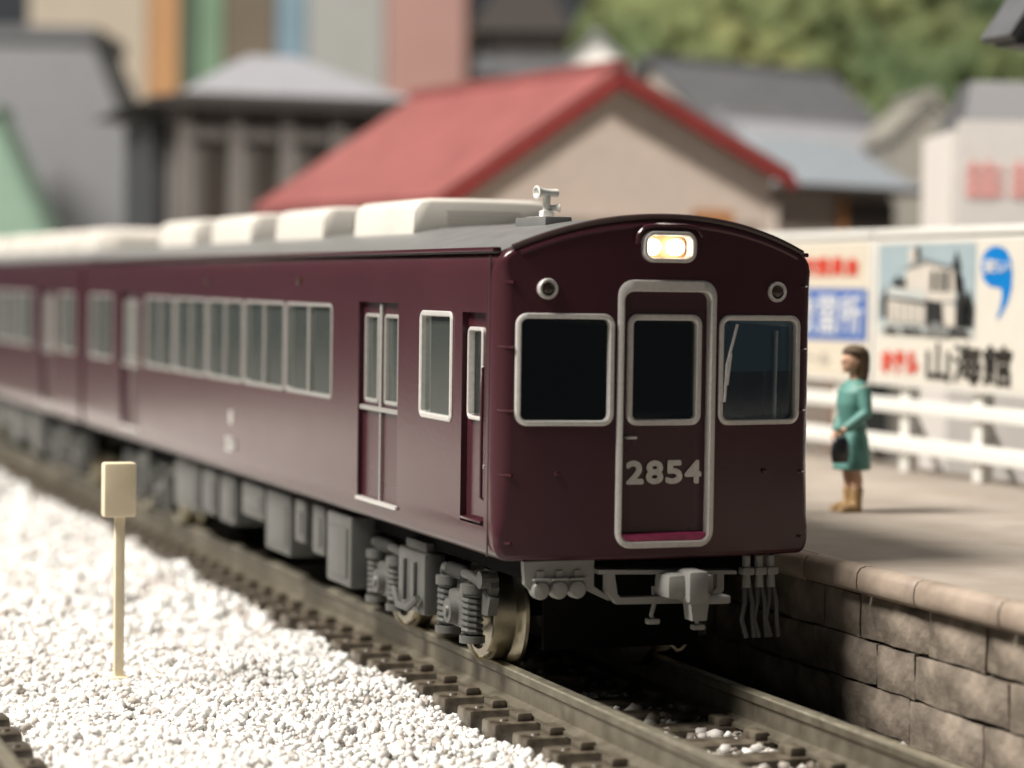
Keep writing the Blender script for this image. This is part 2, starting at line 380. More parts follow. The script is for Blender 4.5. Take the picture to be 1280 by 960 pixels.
    up = [(x, arch(x) + .006) for x in xs]; dn = [(x, arch(x) - .03) for x in xs[::-1]]
    rf = []
    for yy, k in ((ys0, .985), (ys0 + .06, 1), (y0 + L - .02, 1)): rf.append([(x * k, yy + (fy(x) if cab and yy < y0 + 1 else 0), z) for x, z in up + dn])
    mb.loft(rf); roof = mb.build('roof', 'roof', t)
    if cab:
        mb = MB(); pts = [(x, fy(x) + .015, arch(x) + .004) for x in [(-.84 + i * .056) for i in range(31)]]
        mb.tube(pts, .017, 8); mb.build('roof_edge', 'roof_edge', roof)
        mb = MB(); pts = [(x, fy(x) - .004, arch(x) - .062 - (.02 * max(0, 1 - abs(x) / .3))*0) for x in [(-.80 + i * .0533) for i in range(31)]]
        mb.tube([(x, fy(x) + .008, arch(x) - .040) for x in [(-.80 + i * .0533) for i in range(31)]], .016, 8); mb.build('rain_gutter', 'maroon', roof)
    for s in (-1, 1):
        mb = MB(); mb.box((s * .872, y0 + .07, 2.322), (s * .922, y0 + L - .03, 2.346), .008); mb.build('side_gutter', 'maroon', roof)
    # air conditioners
    if cab: spans = [(2.82, 4.14), (4.94, 6.26), (7.06, 8.41), (9.12, 10.55)]
    else: spans = [(1.6, 2.9), (3.4, 4.3), (4.7, 6.1), (6.9, 8.3), (9.1, 10.5)]
    for a, b in spans:
        mb = MB(); rg = []
        for yy, k, hz in ((a, 1, 2.672), (a + .010, 1, 2.686), (a + .035, 1, 2.70), (b - .035, 1, 2.70), (b - .010, 1, 2.686), (b, 1, 2.672)):
            h = hz - 2.42; pr = [(-.475, 0), (-.462, h * .74), (-.448, h * .86), (-.415, h * .95), (-.35, h * .988), (-.1, h)]
            pr = pr + [(-x, z) for x, z in pr[::-1]]
            rg.append([(x, y0 + yy, 2.42 + z) for x, z in pr])
        mb.loft(rg); u = mb.build('air_conditioner', 'ac', t, smooth=50)
        mb = MB()
        for q in range(5): mb.box((-.25, y0 + a - .004, 2.50 + q * .026), (.25, y0 + a + .02, 2.512 + q * .026))
        mb.build('grille', 'ac', u)
    # side fittings -------------------------------------------
    for s, fn in ((-1, sideL), (1, sideR)):
        for i, (a, b, z0, z1) in enumerate(wins):
            single = cab and i == 0
            mb = MB(); ring(mb, fn, (a + b) / 2, (z0 + z1) / 2, b - a + .03, z1 - z0 + .03, .05, .032 if single else .024, -.03, .010 if single else .004)
            fo = mb.build('window', 'silver' if single else 'silver_dull', t)
            mb = MB(); mb.box(fn(a, z0, -.022), fn(b, z1, -.028)); mb.build('pane', 'pane', fo, smooth=0)
            if not single:
                mb = MB(); mb.box(fn((a + b) / 2 - .018, z0 - .005, -.02), fn((a + b) / 2 + .018, z1, -.002)); mb.build('mullion', 'silver_dull', fo, smooth=0)
        for a, b in doors:
            c = (a + b) / 2
            for h0, h1 in ((a, c), (c, b)):
                mb = MB(); plate_hole(mb, fn, h0 + .003, h1 - .003, .836, 2.034, (h0 + .075, h1 - .065, 1.43, 1.955), -.06, -.032)
                lf = mb.build('door', 'maroon_door', t, smooth=0)
                mb = MB(); ring(mb, fn, (h0 + h1) / 2 + .005, 1.6925, h1 - h0 - .12, .545, .03, .024, -.055, -.022); mb.build('door_window_frame', 'silver_dull', lf)
                mb = MB(); mb.box(fn(h0 + .07, 1.425, -.044), fn(h1 - .06, 1.96, -.05)); mb.build('pane', 'pane', lf, smooth=0)
            mb = MB(); mb.box(fn(c - .021, 1.40, -.035), fn(c + .021, 2.03, -.015), .005); mb.box(fn(c - .012, .83, -.035), fn(c + .012, 1.40, -.018))
            mb.box(fn(a + .01, 1.375, -.03), fn(b - .01, 1.402, -.006), .005); mb.build('door_seam', 'silver_dull', t)
            mb = MB(); mb.box(fn(a - .01, .815, -.03), fn(b + .01, .837, .012), .005); mb.build('door_sill', 'silver', t)
        if cab:
            a, b = y0 + .17, y0 + .54
            mb = MB(); plate_hole(mb, fn, a, b, .875, 1.995, (a + .10, b - .055, 1.45, 1.895), -.06, -.036); cd = mb.build('cab_door', 'maroon_door', t, smooth=0)
            mb = MB(); ring(mb, fn, (a + b) / 2 + .023, 1.672, .245, .50, .04, .022, -.06, -.014); mb.build('door_window_frame', 'silver', cd)
            mb = MB(); mb.box(fn(a + .09, 1.44, -.05), fn(b - .05, 1.9, -.056)); mb.build('pane', 'darkpane', cd, smooth=0)
            mb = MB(); mb.tube([fn(a + .03, 1.72, -.02), fn(a + .03, 1.71, .004), fn(a + .03, 1.02, .004), fn(a + .03, 1.01, -.02)], .010, 8); mb.build('hand_rail', 'maroon', cd)
            mb = MB(); mb.cyl(fn(a + .06, 1.18, -.04), fn(a + .06, 1.18, -.015), .014, n=10); mb.build('door_knob', 'silver', cd)
            mb = MB(); mb.box(fn(a + .02, .885, -.03), fn(b - .02, .90, .01), .004); mb.build('door_step', 'maroon', cd)
        ty = y0 + L * .485
        fl = (lambda p, q, d: (-.92 - d, -p, q)) if s < 0 else (lambda p, q, d: (.92 + d, p, q))
        cc = -ty if s < 0 else ty
        if not cab: continue
        mb = MB(); mb.box(fn(y0 + .100, .72, -.004), fn(y0 + .112, 2.30, .0025)); mb.build('panel_seam', 'roof_edge', t, smooth=0)
        text('car_number', '2854', fl, cc - .15, cc + .15, .885, .985, .003, 'silver', t, .008)
        mb = MB(); mb.lathe(fn(ty, 1.135, 0), (s, 0, 0), [(-.004, .055), (.005, .055), (.005, .040), (.002, .040)], 20); mb.box(fn(ty - .01, 1.085, 0), fn(ty + .01, 1.185, .004)); mb.build('emblem', 'silver', t)
        for q, zz in ((y0 + 3.9, 2.16), (y0 + 6.6, 2.16)):
            mb = MB(); mb.lathe(fn(q, zz, 0), (s, 0, 0), [(-.005, .03), (.012, .03), (.018, .02)], 12); mb.build('side_marker_lamp', 'lens', t)
    # interior -------------------------------------------------
    mb = MB(); mb.box((-.85, y0 + 1.52 if cab else y0 + .1, .81), (.85, y0 + L - .1, .86)); mb.build('floor', 'interior', t, smooth=0)
    for s in (-1, 1):
        q = wy
        mb = MB(); mb.box((s * .84, wy, .86), (s * .50, y0 + L - 2.95, 1.18), .03); mb.box((s * .84, wy, 1.18), (s * .72, y0 + L - 2.95, 1.50), .03); mb.build('bench_seat', mat('moquette_green', (.20, .27, .16), .8), t)
    if cab:
        mb = MB(); mb.box((-.85, 1.46, .81), (.85, 1.51, 2.26)); mb.build('cab_bulkhead', 'cabdark', t, smooth=0)
        mb = MB(); mb.box((-.85, .12, .81), (.85, 1.45, .85)); mb.build('cab_floor', 'cabdark', t, smooth=0)
        mb = MB(); mb.box((-.8, .2, .86), (-.36, .5, 1.36), .03); mb.build('driver_desk', 'cabdark', t)
    # bogies and underfloor -----------------------------------
    for by in ((y0 + 1.9, y0 + L - 2.1)): bogie(t, by)
    for a, b, z0, x in ((2.90, 3.46, .20, .84), (3.66, 3.96, .32, .80), (4.08, 4.34, .36, .82), (4.54, 5.22, .22, .80), (5.24, 5.9, .40, .81), (6.17, 6.66, .28, .80), (6.72, 7.18, .30, .82), (7.4, 8.3, .26, .8)):
        for s in (-1, 1):
            mb = MB(); mb.box((s * .42, y0 + a, z0), (s * x, y0 + b, .66), .025)
            e = mb.build('equipment_box', 'plastic', t)
            mb = MB(); mb.box((s * (x - .01), y0 + a + .06, z0 + .06), (s * (x + .012), y0 + b - .06, .58), .012); mb.build('hatch', 'plastic', e)
    mb = MB(); mb.box((-.68, y0 + .1, .58), (.68, y0 + L - .1, .73)); mb.box((-.40, y0 + 2.9, .25), (.40, y0 + L - 3.0, .62)); mb.build('underframe', 'plastic_dk', t, smooth=0)
    return t
def bogie(t, cy):
    mb = MB(); mb.box((-.36, cy - .35, .26), (.36, cy + .35, .60), .04); mb.box((-.60, cy - .20, .34), (.60, cy + .20, .44))
    b = mb.build('bogie', 'plastic_dk', t)
    for s in (-1, 1):
        X = lambda d: s * (.60 + d)
        fn = lambda y, z, d: (X(d), cy + y, z)
        # side frame with dropped centre
        mb = MB(); mb.prism([(-1.12, .40), (-.98, .48), (-.42, .48), (-.28, .40), (.28, .40), (.42, .48), (.98, .48), (1.12, .40), (1.08, .30), (.40, .27), (.30, .22), (-.30, .22), (-.40, .27), (-1.08, .30)], fn, 0, .055)
        mb.build('side_frame', 'plastic', b, smooth=20)
        mb = MB(); mb.box(fn(-.26, .19, .02), fn(.26, .56, .16), .03); mb.box(fn(-.20, .54, .0), fn(.20, .62, .13), .02); mb.box(fn(-.13, .25, .15), fn(-.07, .50, .185), .012); mb.box(fn(.07, .25, .15), fn(.13, .50, .185), .012)
        mb.tube([fn(-.24, .30, .19), fn(-.1, .22, .205), fn(.1, .22, .205), fn(.24, .30, .19)], .02, 8); mb.build('bolster_block', 'plastic', b)
        for a in (-.70, .70):
            mb = MB(); mb.box(fn(a - .13, .19, .04), fn(a + .13, .40, .12), .03); mb.cyl(fn(a, .285, .10), fn(a, .285, .165), .085, .07, 18); mb.cyl(fn(a, .285, .16), fn(a, .285, .18), .04, .03, 12)
            mb.build('axle_box', 'plastic', b)
            for q in (-.215, .215):
                mb = MB(); pts = []
                for i in range(57):
                    th = i / 8 * 2 * math.pi; pts.append((X(.085 + .052 * math.cos(th)), cy + a + q + .052 * math.sin(th), .17 + i * .0043))
                mb.tube(pts, .017, 6); mb.cyl(fn(a + q, .13, .085), fn(a + q, .17, .085), .075, n=14); mb.cyl(fn(a + q, .41, .085), fn(a + q, .46, .085), .075, n=14); mb.cyl(fn(a + q, .14, .085), fn(a + q, .44, .085), .03, n=8)
                mb.build('coil_spring', 'plastic', b)
            sg = 1 if a > 0 else -1
            mb = MB(); mb.prism([(a + sg * .30, .40), (a + sg * .38, .38), (a + sg * .42, .46), (a + sg * .38, .56), (a + sg * .30, .56)], fn, 0, .05); mb.cyl(fn(a + sg * .36, .50, .0), fn(a + sg * .36, .50, .10), .05, n=12); mb.build('brake_hanger', 'plastic', b, smooth=25)
            mb = MB(); mb.tube([fn(a - .34, .47, .06), fn(a - .22, .51, .10), fn(a + .22, .51, .10), fn(a + .34, .47, .06)], [.035, .03, .03, .035], 10)
            for i in range(6): mb.lathe(fn(a - .11 + i * .045, .51, .10), (0, 1, 0), [(-.012, .03), (0, .046), (.012, .03)], 12)
            mb.build('damper', 'plastic', b)
            mb = MB(); mb.tube([fn(a - .16, .15, .10), fn(a - .17, .075, .07), fn(a - .17, .035, .03), fn(a - .17, .03, .0), fn(a - .17, .06, -.04), fn(a - .16, .13, -.07)], .012, 6); mb.build('guard_loop', 'wheel', b)
    for q in (-1, 1):
        mb = MB(); mb.box((-.33, cy + q * 1.08, .10), (.62, cy + q * 1.12, .58)); mb.build('shade_plate', 'plastic_dk', b, smooth=0)  # dark plate added over the far wheel, standing for underbody shade
    for a in (-.70, .70):
        mb = MB(); mb.cyl((-.45, cy + a, .285), (.45, cy + a, .285), .05, n=14); ax = mb.build('axle', 'plastic_dk', b)
        for s in (-1, 1):
            mb = MB(); mb.lathe((0, cy + a, .285), (s, 0, 0), [(.385, .10), (.385, .345), (.395, .362), (.415, .362), (.435, .335), (.448, .292), (.50, .286), (.575, .282), (.58, .275), (.58, .225), (.548, .215), (.545, .10), (.58, .08), (.58, .02)], 48)
            mb.build('wheel', 'wheel', b, smooth=30)
train = car(0, 11.98, True, 'maroon model train lead car numbered 2854 with lit headlights')
car2 = car(12.16, 11.98, False, 'blurred second maroon train car coupled behind the lead car')
for s in (0,):
    mb = MB()
    for i in range(5): mb.box((-.30, 11.985 + i * .034, .75 ), (.30, 12.005 + i * .034, 2.1), .006)
    mb.box((-.27, 11.97, .78), (.27, 12.17, 2.06)); mb.build('gangway_bellows', 'plastic_dk', car2)
# front face of the lead car -----------------------------------
mb = MB()
for s in (-1, 1):
    mb = MB(); ring(mb, FN, s * .5631, 1.7098, .5228, .5896, .062, .029, -.03, .016); f = mb.build('front_window', 'silver', train)
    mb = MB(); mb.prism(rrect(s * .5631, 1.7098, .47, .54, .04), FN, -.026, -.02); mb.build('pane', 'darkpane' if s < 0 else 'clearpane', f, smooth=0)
    mb = MB(); mb.lathe((s * .6625, fy(.6625), 2.131), (0, -1, 0), [(-.03, .054), (.014, .056), (.026, .050), (.026, .040), (.016, .036), (-.02, .036)], 28); f = mb.build('tail_lamp', 'silver', train)
    mb = MB(); mb.lathe((s * .6625, fy(.6625), 2.131), (0, -1, 0), [(-.02, .036), (.008, .036), (.018, .026), (.022, .010)], 20); mb.build('lens', 'lens', f)
    for zz in (2.1625, 1.823, 1.49, 1.1546, .7989):
        x = s * .862; mb = MB(); q = [(s * .83, fy(.83) + .006, zz), (s * .84, fy(.84) - .012, zz), (s * .893, .030 - .004, zz), (s * .905, .05, zz)]
        mb.tube(q, .009, 6); mb.build('corner_step', 'maroon', train)
    mb = MB(); mb.lathe((s * .60, fy(.60), 1.165), (0, -1, 0), [(-.01, .016), (.012, .014), (.016, .006)], 10); mb.build('jumper_stud', 'maroon', train)
# gangway door
mb = MB(); plate_hole(mb, FN, -.258, .258, .79, 2.13, (-.188, .188, 1.445, 1.975), -.075, -.045)
gd = mb.build('front_door', 'maroon_door', train, smooth=0)
mb = MB(); ring(mb, FN, 0, 1.4763, .5674, 1.418, .085, .036, -.05, .016, tht=.062); mb.build('front_door_frame', 'silver', train)
mb = MB(); ring(mb, FN, 0, 1.7098, .43, .5896, .058, .033, -.075, -.022); mb.build('door_window_frame', 'silver', gd)
mb = MB(); mb.prism(rrect(0, 1.7098, .38, .54, .04), FN, -.066, -.06); mb.build('pane', 'darkpane', gd, smooth=0)
for i, ch in enumerate('2854'): text('running_number', ch, FN, -.203 + i * .1125, -.116 + i * .1125, 1.110, 1.222, -.040, 'silver', gd, .0075)
mb = MB(); mb.box((-.225, fy(.2) - .0, 1.345), (-.165, fy(.2) + .012, 1.36), .004); mb.cyl((-.215, fy(.2) + .05, 1.352), (-.215, fy(.2), 1.352), .007, n=8); mb.build('door_handle', 'silver', gd)
mb = MB(); mb.box((-.245, fy(0) + .0, .80), (.245, fy(0) + .085, .845), .012); mb.build('door_step', 'pink', gd)
# headlight
mb = MB(); ring(mb, FN, -.005, 2.36, .305, .165, .062, .024, -.05, .035); hl = mb.build('headlight_housing', 'silver', train)
mb = MB(); mb.prism(rrect(-.005, 2.36, .265, .13, .045), FN, -.085, -.075); mb.build('reflector', 'lampbox', hl, smooth=0)
for x in (-.082, .055):
    mb = MB(); mb.lathe((x, fy(x) + .07, 2.36), (0, -1, 0), [(0, .042), (.04, .044), (.052, .042), (.066, .032), (.073, .012)], 24); mb.build('headlight', 'lampglow', hl)
mb = MB(); mb.tube([(-.19, fy(.19) - .014, 2.375), (-.185, fy(.19) - .02, 2.42), (-.15, fy(.15) - .02, 2.462), (-.08, fy(.08) - .02, 2.474), (.08, fy(.08) - .02, 2.474), (.15, fy(.15) - .02, 2.462), (.185, fy(.19) - .02, 2.42)], .011, 8); mb.build('headlight_rim', 'maroon', hl)
# wiper; white bar and blue plate stand in for reflections in the pane
mb = MB(); mb.tube([(.335, fy(.33) - .018, 1.54), (.345, fy(.35) - .022, 1.74), (.405, fy(.4) - .022, 1.955)], .008, 6); mb.tube([(.345, fy(.35) - .022, 1.63), (.365, fy(.35) - .022, 1.80)], .010, 6); mb.build('wiper', 'silver', train)
mb = MB(); mb.tube([(.685, fy(.685) + .042, 1.43), (.69, fy(.69) + .042, 1.92)], .012, n=10); mb.build('white_reflection_bar', 'white', train)
mb = MB(); mb.prism([(.335, 1.70), (.80, 1.70), (.80, 1.985), (.335, 1.985)], FN, -.062, -.056); mb.build('blue_reflection_plate', 'blue_reflect', train, smooth=0)
# under the front ------------------------------------------------
mb = MB(); mb.prism([(-.76, .70), (-.36, .70), (-.36, .56), (-.27, .50), (-.27, .48), (-.40, .54), (-.70, .53), (-.75, .58)], lambda a, b, d: (a, -.02 + d, b), 0, .04)
pl = mb.build('air_cock_bracket', 'coupler', train, smooth=20)
for x in (-.667, -.563, -.46):
    mb = MB(); mb.lathe((x, -.02, .55), (0, -1, 0), [(-.03, .050), (.018, .050), (.03, .042), (.036, .02)], 24); mb.box((x - .045, -.06, .60), (x + .045, -.015, .612)); mb.box((x - .018, -.035, .612), (x + .018, -.015, .65)); mb.build('air_cock', 'coupler', pl)
mb = MB(); F2 = lambda a, b, d: (a, -.06 + d, b)
mb.prism([(-.36, .655), (.44, .63), (.44, .61), (-.36, .632)], F2, -.03, .10)
mb.prism([(-.30, .64), (-.26, .64), (-.24, .52), (-.22, .50), (.30, .50), (.34, .54), (.34, .625), (.38, .625), (.38, .52), (.31, .455), (-.24, .465), (-.30, .53)], F2, 0, .06)
mb.build('coupler_frame', 'coupler', train, smooth=20)
mb = MB(); mb.box((-.02, -.22, .50), (.20, -.02, .635), .04); mb.box((.08, -.27, .48), (.20, -.08, .655), .03); mb.prism([(.09, .53), (.21, .53), (.19, .39), (.11, .39)], lambda a, b, d: (a, -.255 + d, b), 0, .10); mb.box((.19, -.19, .50), (.262, -.04, .625), .02); mb.box((.20, -.26, .475), (.33, -.14, .52), .015)
mb.build('coupler', 'coupler', train)
for x, z in ((-.03, .37), (.235, .33)):
    mb = MB(); mb.tube([(x + .015, -.02, .55), (x + .015, -.03, z + .08), (x - .005, -.04, z + .03), (x + .01, -.03, z)], .012, 6); mb.box((x - .03, -.06, z - .02), (x + .04, -.01, z + .01), .008); mb.build('coupler_pin', 'coupler', train)
for i, x in enumerate((.53, .605, .675)):
    mb = MB(); mb.cyl((x, -.02, .70), (x, -.02, .63), .024, n=12); mb.box((x - .035, -.06, .595), (x + .035, .01, .64), .014); mb.cyl((x, -.03, .60), (x, -.03, .53), .02, .026, 12)
    h = mb.build('brake_hose_cock', 'coupler', train)
    for q in (-.018, .02):
        mb = MB(); mb.tube([(x + q * .6, -.03, .54), (x + q * 1.2, -.055, .45), (x + q * 1.7 - .01, -.06, .36), (x + q * 1.2 + .02, -.04, .26)], [.014, .012, .012, .015], 7); mb.build('brake_hose', mat('hose_grey', (.075, .075, .075), .5), h)
# horn on the roof ----------------------------------------------
hx, hy = -.19, 1.2; hz = arch(.19) + .015
mb = MB(); mb.box((hx - .09, hy - .10, hz - .01), (hx + .09, hy + .1, hz + .02), .008); mb.box((hx - .035, hy - .035, hz), (hx + .035, hy + .035, hz + .06), .012); mb.cyl((hx, hy, hz + .05), (hx, hy, hz + .15), .022, n=12)
mb.lathe((hx + .0, hy, hz + .16), (-1, -.2, 0), [(-.07, .024), (-.02, .022), (.03, .026), (.07, .04), (.074, .03), (.05, .01)], 16); mb.lathe((hx + .05, hy, hz + .075), (1, -.3, 0), [(-.05, .014), (.0, .016), (.03, .028), (.034, .02)], 14)
mb.build('roof_horn', 'white', train)
mb = MB(); mb.box((-.42, .62, arch(.3) - .02), (-.26, 1.1, arch(.3) + .035), .01); mb.build('roof_mat', 'roof', train)

# ------------------------------------------------------------------ platform
pf = thing('platform', 'beige station platform with stone block wall right of the train', 'platform', (3, 8, -.42))
M['deck'] = mat('platform_deck', (.275, .228, .186), .75, var=.10, vscale=2.2, bump=.12, bscale=30, rgb2=(.30, .262, .222))
M['cope'] = mat('coping_stone', (.245, .19, .148), .62, var=.16, vscale=4, bump=.2, bscale=25, rgb2=(.30, .24, .19))
M['block'] = mat('wall_block', (.115, .092, .070), .7, var=.35, vscale=5, bump=.5, bscale=22, rgb2=(.20, .165, .13))
M['mortar'] = mat('wall_joint', (.035, .028, .022), .9)
PZ = .655
mb = MB(); mb.box((1.16, -6, .50), (5.15, 27, PZ)); mb.build('deck', 'deck', pf, smooth=0)
mb = MB(); mb.box((1.19, -6, -.42), (5.1, 27, .50)); mb.build('wall_core', 'mortar', pf, smooth=0)
y = -5.9; protos = {}
rg = random.Random(5)
while y < 26:
    L = rg.choice((.62, .82, .98)); mb = MB()
    if L not in protos:
        pr = [(0, .01), (0, .155), (-.05, .158), (-.085, .148), (-.105, .12), (-.11, .07), (-.105, .035), (-.085, .01)]
        rgs = []
        for yy, k in ((.008, .96), (.018, 1), (L - .018, 1), (L - .008, .96)): rgs.append([(a * k, yy, .078 + (b - .078) * k) for a, b in pr])
        mb.loft(rgs); protos[L] = mb.build('coping_stone', 'cope', None, smooth=50); o = protos[L]
    else: o = bpy.data.objects.new('coping_stone', protos[L].data); col.objects.link(o)
    o.location = (1.165 + rg.uniform(-.006, .006), y, .50 + rg.uniform(-.003, .002)); adopt(o, pf); y += L
var = []
def rough_block(L, H, D, seed):
    rr = random.Random(seed); nx_, nz_ = max(2, int(L / .12)), 3; mb = MB(); vs = []
    for j in range(nz_ + 1):
        for i in range(nx_ + 1):
            e = (i in (0, nx_)) or (j in (0, nz_))
            vs.append((-D * (rr.uniform(.35, .55) if e else rr.uniform(.8, 1.25)), L * i / nx_ + rr.uniform(-.008, .008), H * j / nz_ + rr.uniform(-.009, .009)))
    W = nx_ + 1; fs = [(j * W + i, j * W + i + 1, (j + 1) * W + i + 1, (j + 1) * W + i) for j in range(nz_) for i in range(nx_)]
    n0 = len(vs); back = [(.02, v[1], v[2]) for v in vs]; vs += back
    loop = [i for i in range(W)] + [j * W + nx_ for j in range(1, nz_ + 1)] + [nz_ * W + i for i in range(nx_ - 1, -1, -1)] + [j * W for j in range(nz_ - 1, 0, -1)]
    for k in range(len(loop)):
        a, b = loop[k], loop[(k + 1) % len(loop)]; fs.append((b, a, a + n0, b + n0))
    return mb.add(vs, fs)
lib = {L: [rough_block(L, .232, .034, int(L * 100) + q).build('wall_block', 'block', None, smooth=70).data for q in range(3)] for L in (.40, .55, .72, .9)}
for o in [o for o in list(col.objects) if o.name.startswith('wall_block')]: bpy.data.objects.remove(o)
for row in range(4):
    y = -5.9 + rg.uniform(-.4, 0); z = .255 - row * .245
    while y < 7:
        L = rg.choice(list(lib)); o = bpy.data.objects.new('wall_block', rg.choice(lib[L])); col.objects.link(o)
        o.location = (1.17 + rg.uniform(-.008, .008), y, z + rg.uniform(-.006, .006)); adopt(o, pf); y += L + .012

# ------------------------------------------------------------------ fence and billboards
FX = 4.75
fe = thing('platform_fence', 'white two rail fence with square posts along the platform back', 'fence', (FX, 8, PZ))
for i in range(16):
    y = 1.15 + i * 1.15
    mb = MB(); mb.box((FX + .0, y - .07, PZ), (FX + .11, y + .07, 2.3 if 3 < y < 10 else 1.30), .015); p = mb.build('post', 'white', fe)
    mb = MB(); mb.tube([(FX + .10, y - .02, 1.1), (FX + .34, y - .02, PZ)], .025, 6); mb.build('stay', 'white', p)
for z0, z1 in ((1.14, 1.262), (.815, .955)):
    mb = MB(); mb.box((FX - .05, .5, z0), (FX + .012, 19, z1), .02); mb.build('fence_rail', 'white', fe)
M['poster'] = mat('poster_cream', (.56, .505, .41), .45, var=.02)
M['posterw'] = mat('poster_white', (.57, .54, .475), .45, var=.02)
M['p_blue'] = mat('print_blue', (.03, .11, .36), .45, var=.05); M['p_sky'] = mat('print_sky', (.29, .36, .385), .45, var=.06, vscale=6)
M['p_red'] = mat('print_red', (.55, .055, .03), .45, var=.05); M['p_black'] = mat('print_black', (.02, .018, .015), .45)
M['p_cyan'] = mat('print_cyan', (.0, .16, .46), .4, var=.04); M['p_grey'] = mat('print_grey', (.40, .38, .33), .5)
M['p_white'] = mat('print_white', (.55, .56, .58), .45, var=.02); M['p_wall'] = mat('print_wall', (.52, .48, .42), .45, var=.05); M['p_dk'] = mat('print_dark', (.016, .018, .018), .5, var=.3, vscale=20)
M['p_mid'] = mat('print_mid', (.16, .165, .16), .5, var=.2, vscale=20); M['p_pale'] = mat('print_pale', (.42, .44, .42), .5)
BF = lambda a, b, d: (FX - .06 - d, -a, b)                    # face towards the track; a = -y runs left to right in view
def poly(name, pts, mt, d, parent):
    mb = MB(); mb.add([BF(a, b, d) for a, b in pts], [tuple(range(len(pts)))]); o = mb.build(name, mt, parent, smooth=0); 
    return o
def board(a0, a1, label, group=None):
    t = thing('billboard', label, 'billboard', (FX, -(a0 + a1) / 2, 1.36))
    mb = MB(); mb.box((FX - .06, -a0, 1.36), (FX - .0, -a1, 2.655), .012); mb.build('panel', 'white', t)
    mb = MB(); mb.box((FX - .085, -a0, 2.60), (FX + .02, -a1, 2.665), .012); mb.build('top_rim', 'white', t)
    return t
b1 = board(-9.9, -6.225, 'cream billboard with blue panel and red lettering, beside the train front')
poly('poster', [(-9.85, 1.40), (-6.27, 1.40), (-6.27, 2.56), (-9.85, 2.56)], 'poster', .004, b1)
poly('blue_panel', [(-8.9, 1.70), (-6.30, 1.72), (-6.30, 2.16), (-8.9, 2.16)], 'p_blue', .007, b1)
text('white_lettering', '自動車教習所', BF, -8.85, -6.38, 1.77, 2.11, .010, 'p_white', b1, .010)
text('red_lettering', '公安委員会', BF, -7.75, -6.45, 2.275, 2.43, .008, 'p_red', b1, .008)
text('grey_lettering', 'スクール', BF, -7.8, -6.95, 1.50, 1.61, .008, 'p_grey', b1, .004)
b2 = board(-6.20, -2.6, 'cream hotel billboard with house picture and blue comma mark')
poly('poster', [(-6.16, 1.40), (-2.65, 1.40), (-2.65, 2.56), (-6.16, 2.56)], 'posterw', .004, b2)
PA = lambda u, v: (-6.11 + 1.55 * u, 2.535 - .75 * v)         # picture coordinates 0..1
def pic(name, uv, mt, k): poly(name, [PA(u, v) for u, v in uv], mt, .007 + k * .002, pc if name != 'picture' else b2)
pc = poly('picture', [PA(0, 0), PA(1, 0), PA(1, 1), PA(0, 1)], 'p_sky', .007, b2)
pic('printed_ground', [(0, .86), (1, .90), (1, 1), (0, 1)], 'p_pale', 1)
for u, v, w_, h in ((.04, .44, .12, .38), (.17, .34, .08, .16), (.24, .36, .08, .15), (.82, .40, .11, .50), (.90, .48, .09, .42), (.78, .07, .07, .34), (.79, .28, .09, .24)):
    pic('printed_tree', [(u, v + h), (u - .01, v + h * .5), (u + w_ * .5, v), (u + w_ + .01, v + h * .5), (u + w_, v + h)], 'p_dk', 1)
pic('printed_tower', [(.33, .06), (.40, .02), (.45, .06), (.45, .25), (.33, .27)], 'p_wall', 2); pic('printed_tower_side', [(.40, .02), (.45, .05), (.45, .19), (.40, .22)], 'p_dk', 3)
pic('printed_gable', [(.31, .27), (.47, .155), (.52, .20), (.52, .55), (.31, .55)], 'p_wall', 4)
pic('printed_wing', [(.50, .18), (.80, .27), (.82, .62), (.50, .62)], 'p_wall', 5); pic('printed_roof', [(.46, .15), (.78, .24), (.81, .30), (.52, .22), (.31, .29), (.31, .26)], 'p_mid', 6)
for u in (.57, .65, .72): pic('printed_window', [(u, .29), (u + .045, .30), (u + .045, .52), (u, .51)], 'p_dk', 7)
pic('printed_lower_front', [(.12, .47), (.52, .50), (.52, .86), (.12, .85)], 'p_wall', 7); pic('printed_cornice', [(.12, .47), (.52, .505), (.52, .62), (.12, .575)], 'p_pale', 8); pic('printed_shade', [(.13, .575), (.52, .62), (.52, .66), (.13, .61)], 'p_dk', 9)
for i in range(5): pic('printed_pillar', [(.15 + i * .075, .66), (.165 + i * .075, .66), (.165 + i * .075, .84), (.15 + i * .075, .84)], 'p_mid', 9)
pic('printed_porch', [(.53, .60), (.70, .64), (.72, .90), (.53, .90)], 'p_dk', 8); pic('printed_right_wing', [(.70, .63), (.83, .66), (.83, .88), (.72, .88)], 'p_wall', 9); pic('printed_path', [(.50, .98), (.60, .84), (.68, .84), (.78, .99)], 'p_mid', 10)
for u in (.13, .2, .31, .38, .46, .8, .86, .92): pic('printed_bush', [(u - .04, .97), (u - .03, .92), (u, .90), (u + .03, .92), (u + .04, .97)], 'p_dk', 11)
CM = [(-4.485, 2.33), (-4.47, 2.41), (-4.42, 2.465), (-4.33, 2.50), (-4.22, 2.50), (-4.12, 2.47), (-4.06, 2.40), (-4.035, 2.30), (-4.04, 2.18), (-4.09, 2.07), (-4.17, 1.98), (-4.23, 1.94), (-4.24, 1.955), (-4.20, 2.02), (-4.175, 2.10), (-4.18, 2.175), (-4.25, 2.185), (-4.36, 2.195), (-4.44, 2.24)]
poly('comma_mark', CM, 'p_cyan', .008, b2)
text('white_lettering', '安い', BF, -4.43, -4.075, 2.30, 2.40, .012, 'p_white', b2, .006)
text('red_lettering', 'ホテル', BF, -6.02, -5.42, 1.475, 1.65, .008, 'p_red', b2, .014)
text('black_lettering', '山海館', BF, -5.28, -4.02, 1.435, 1.735, .008, 'p_black', b2, .011)

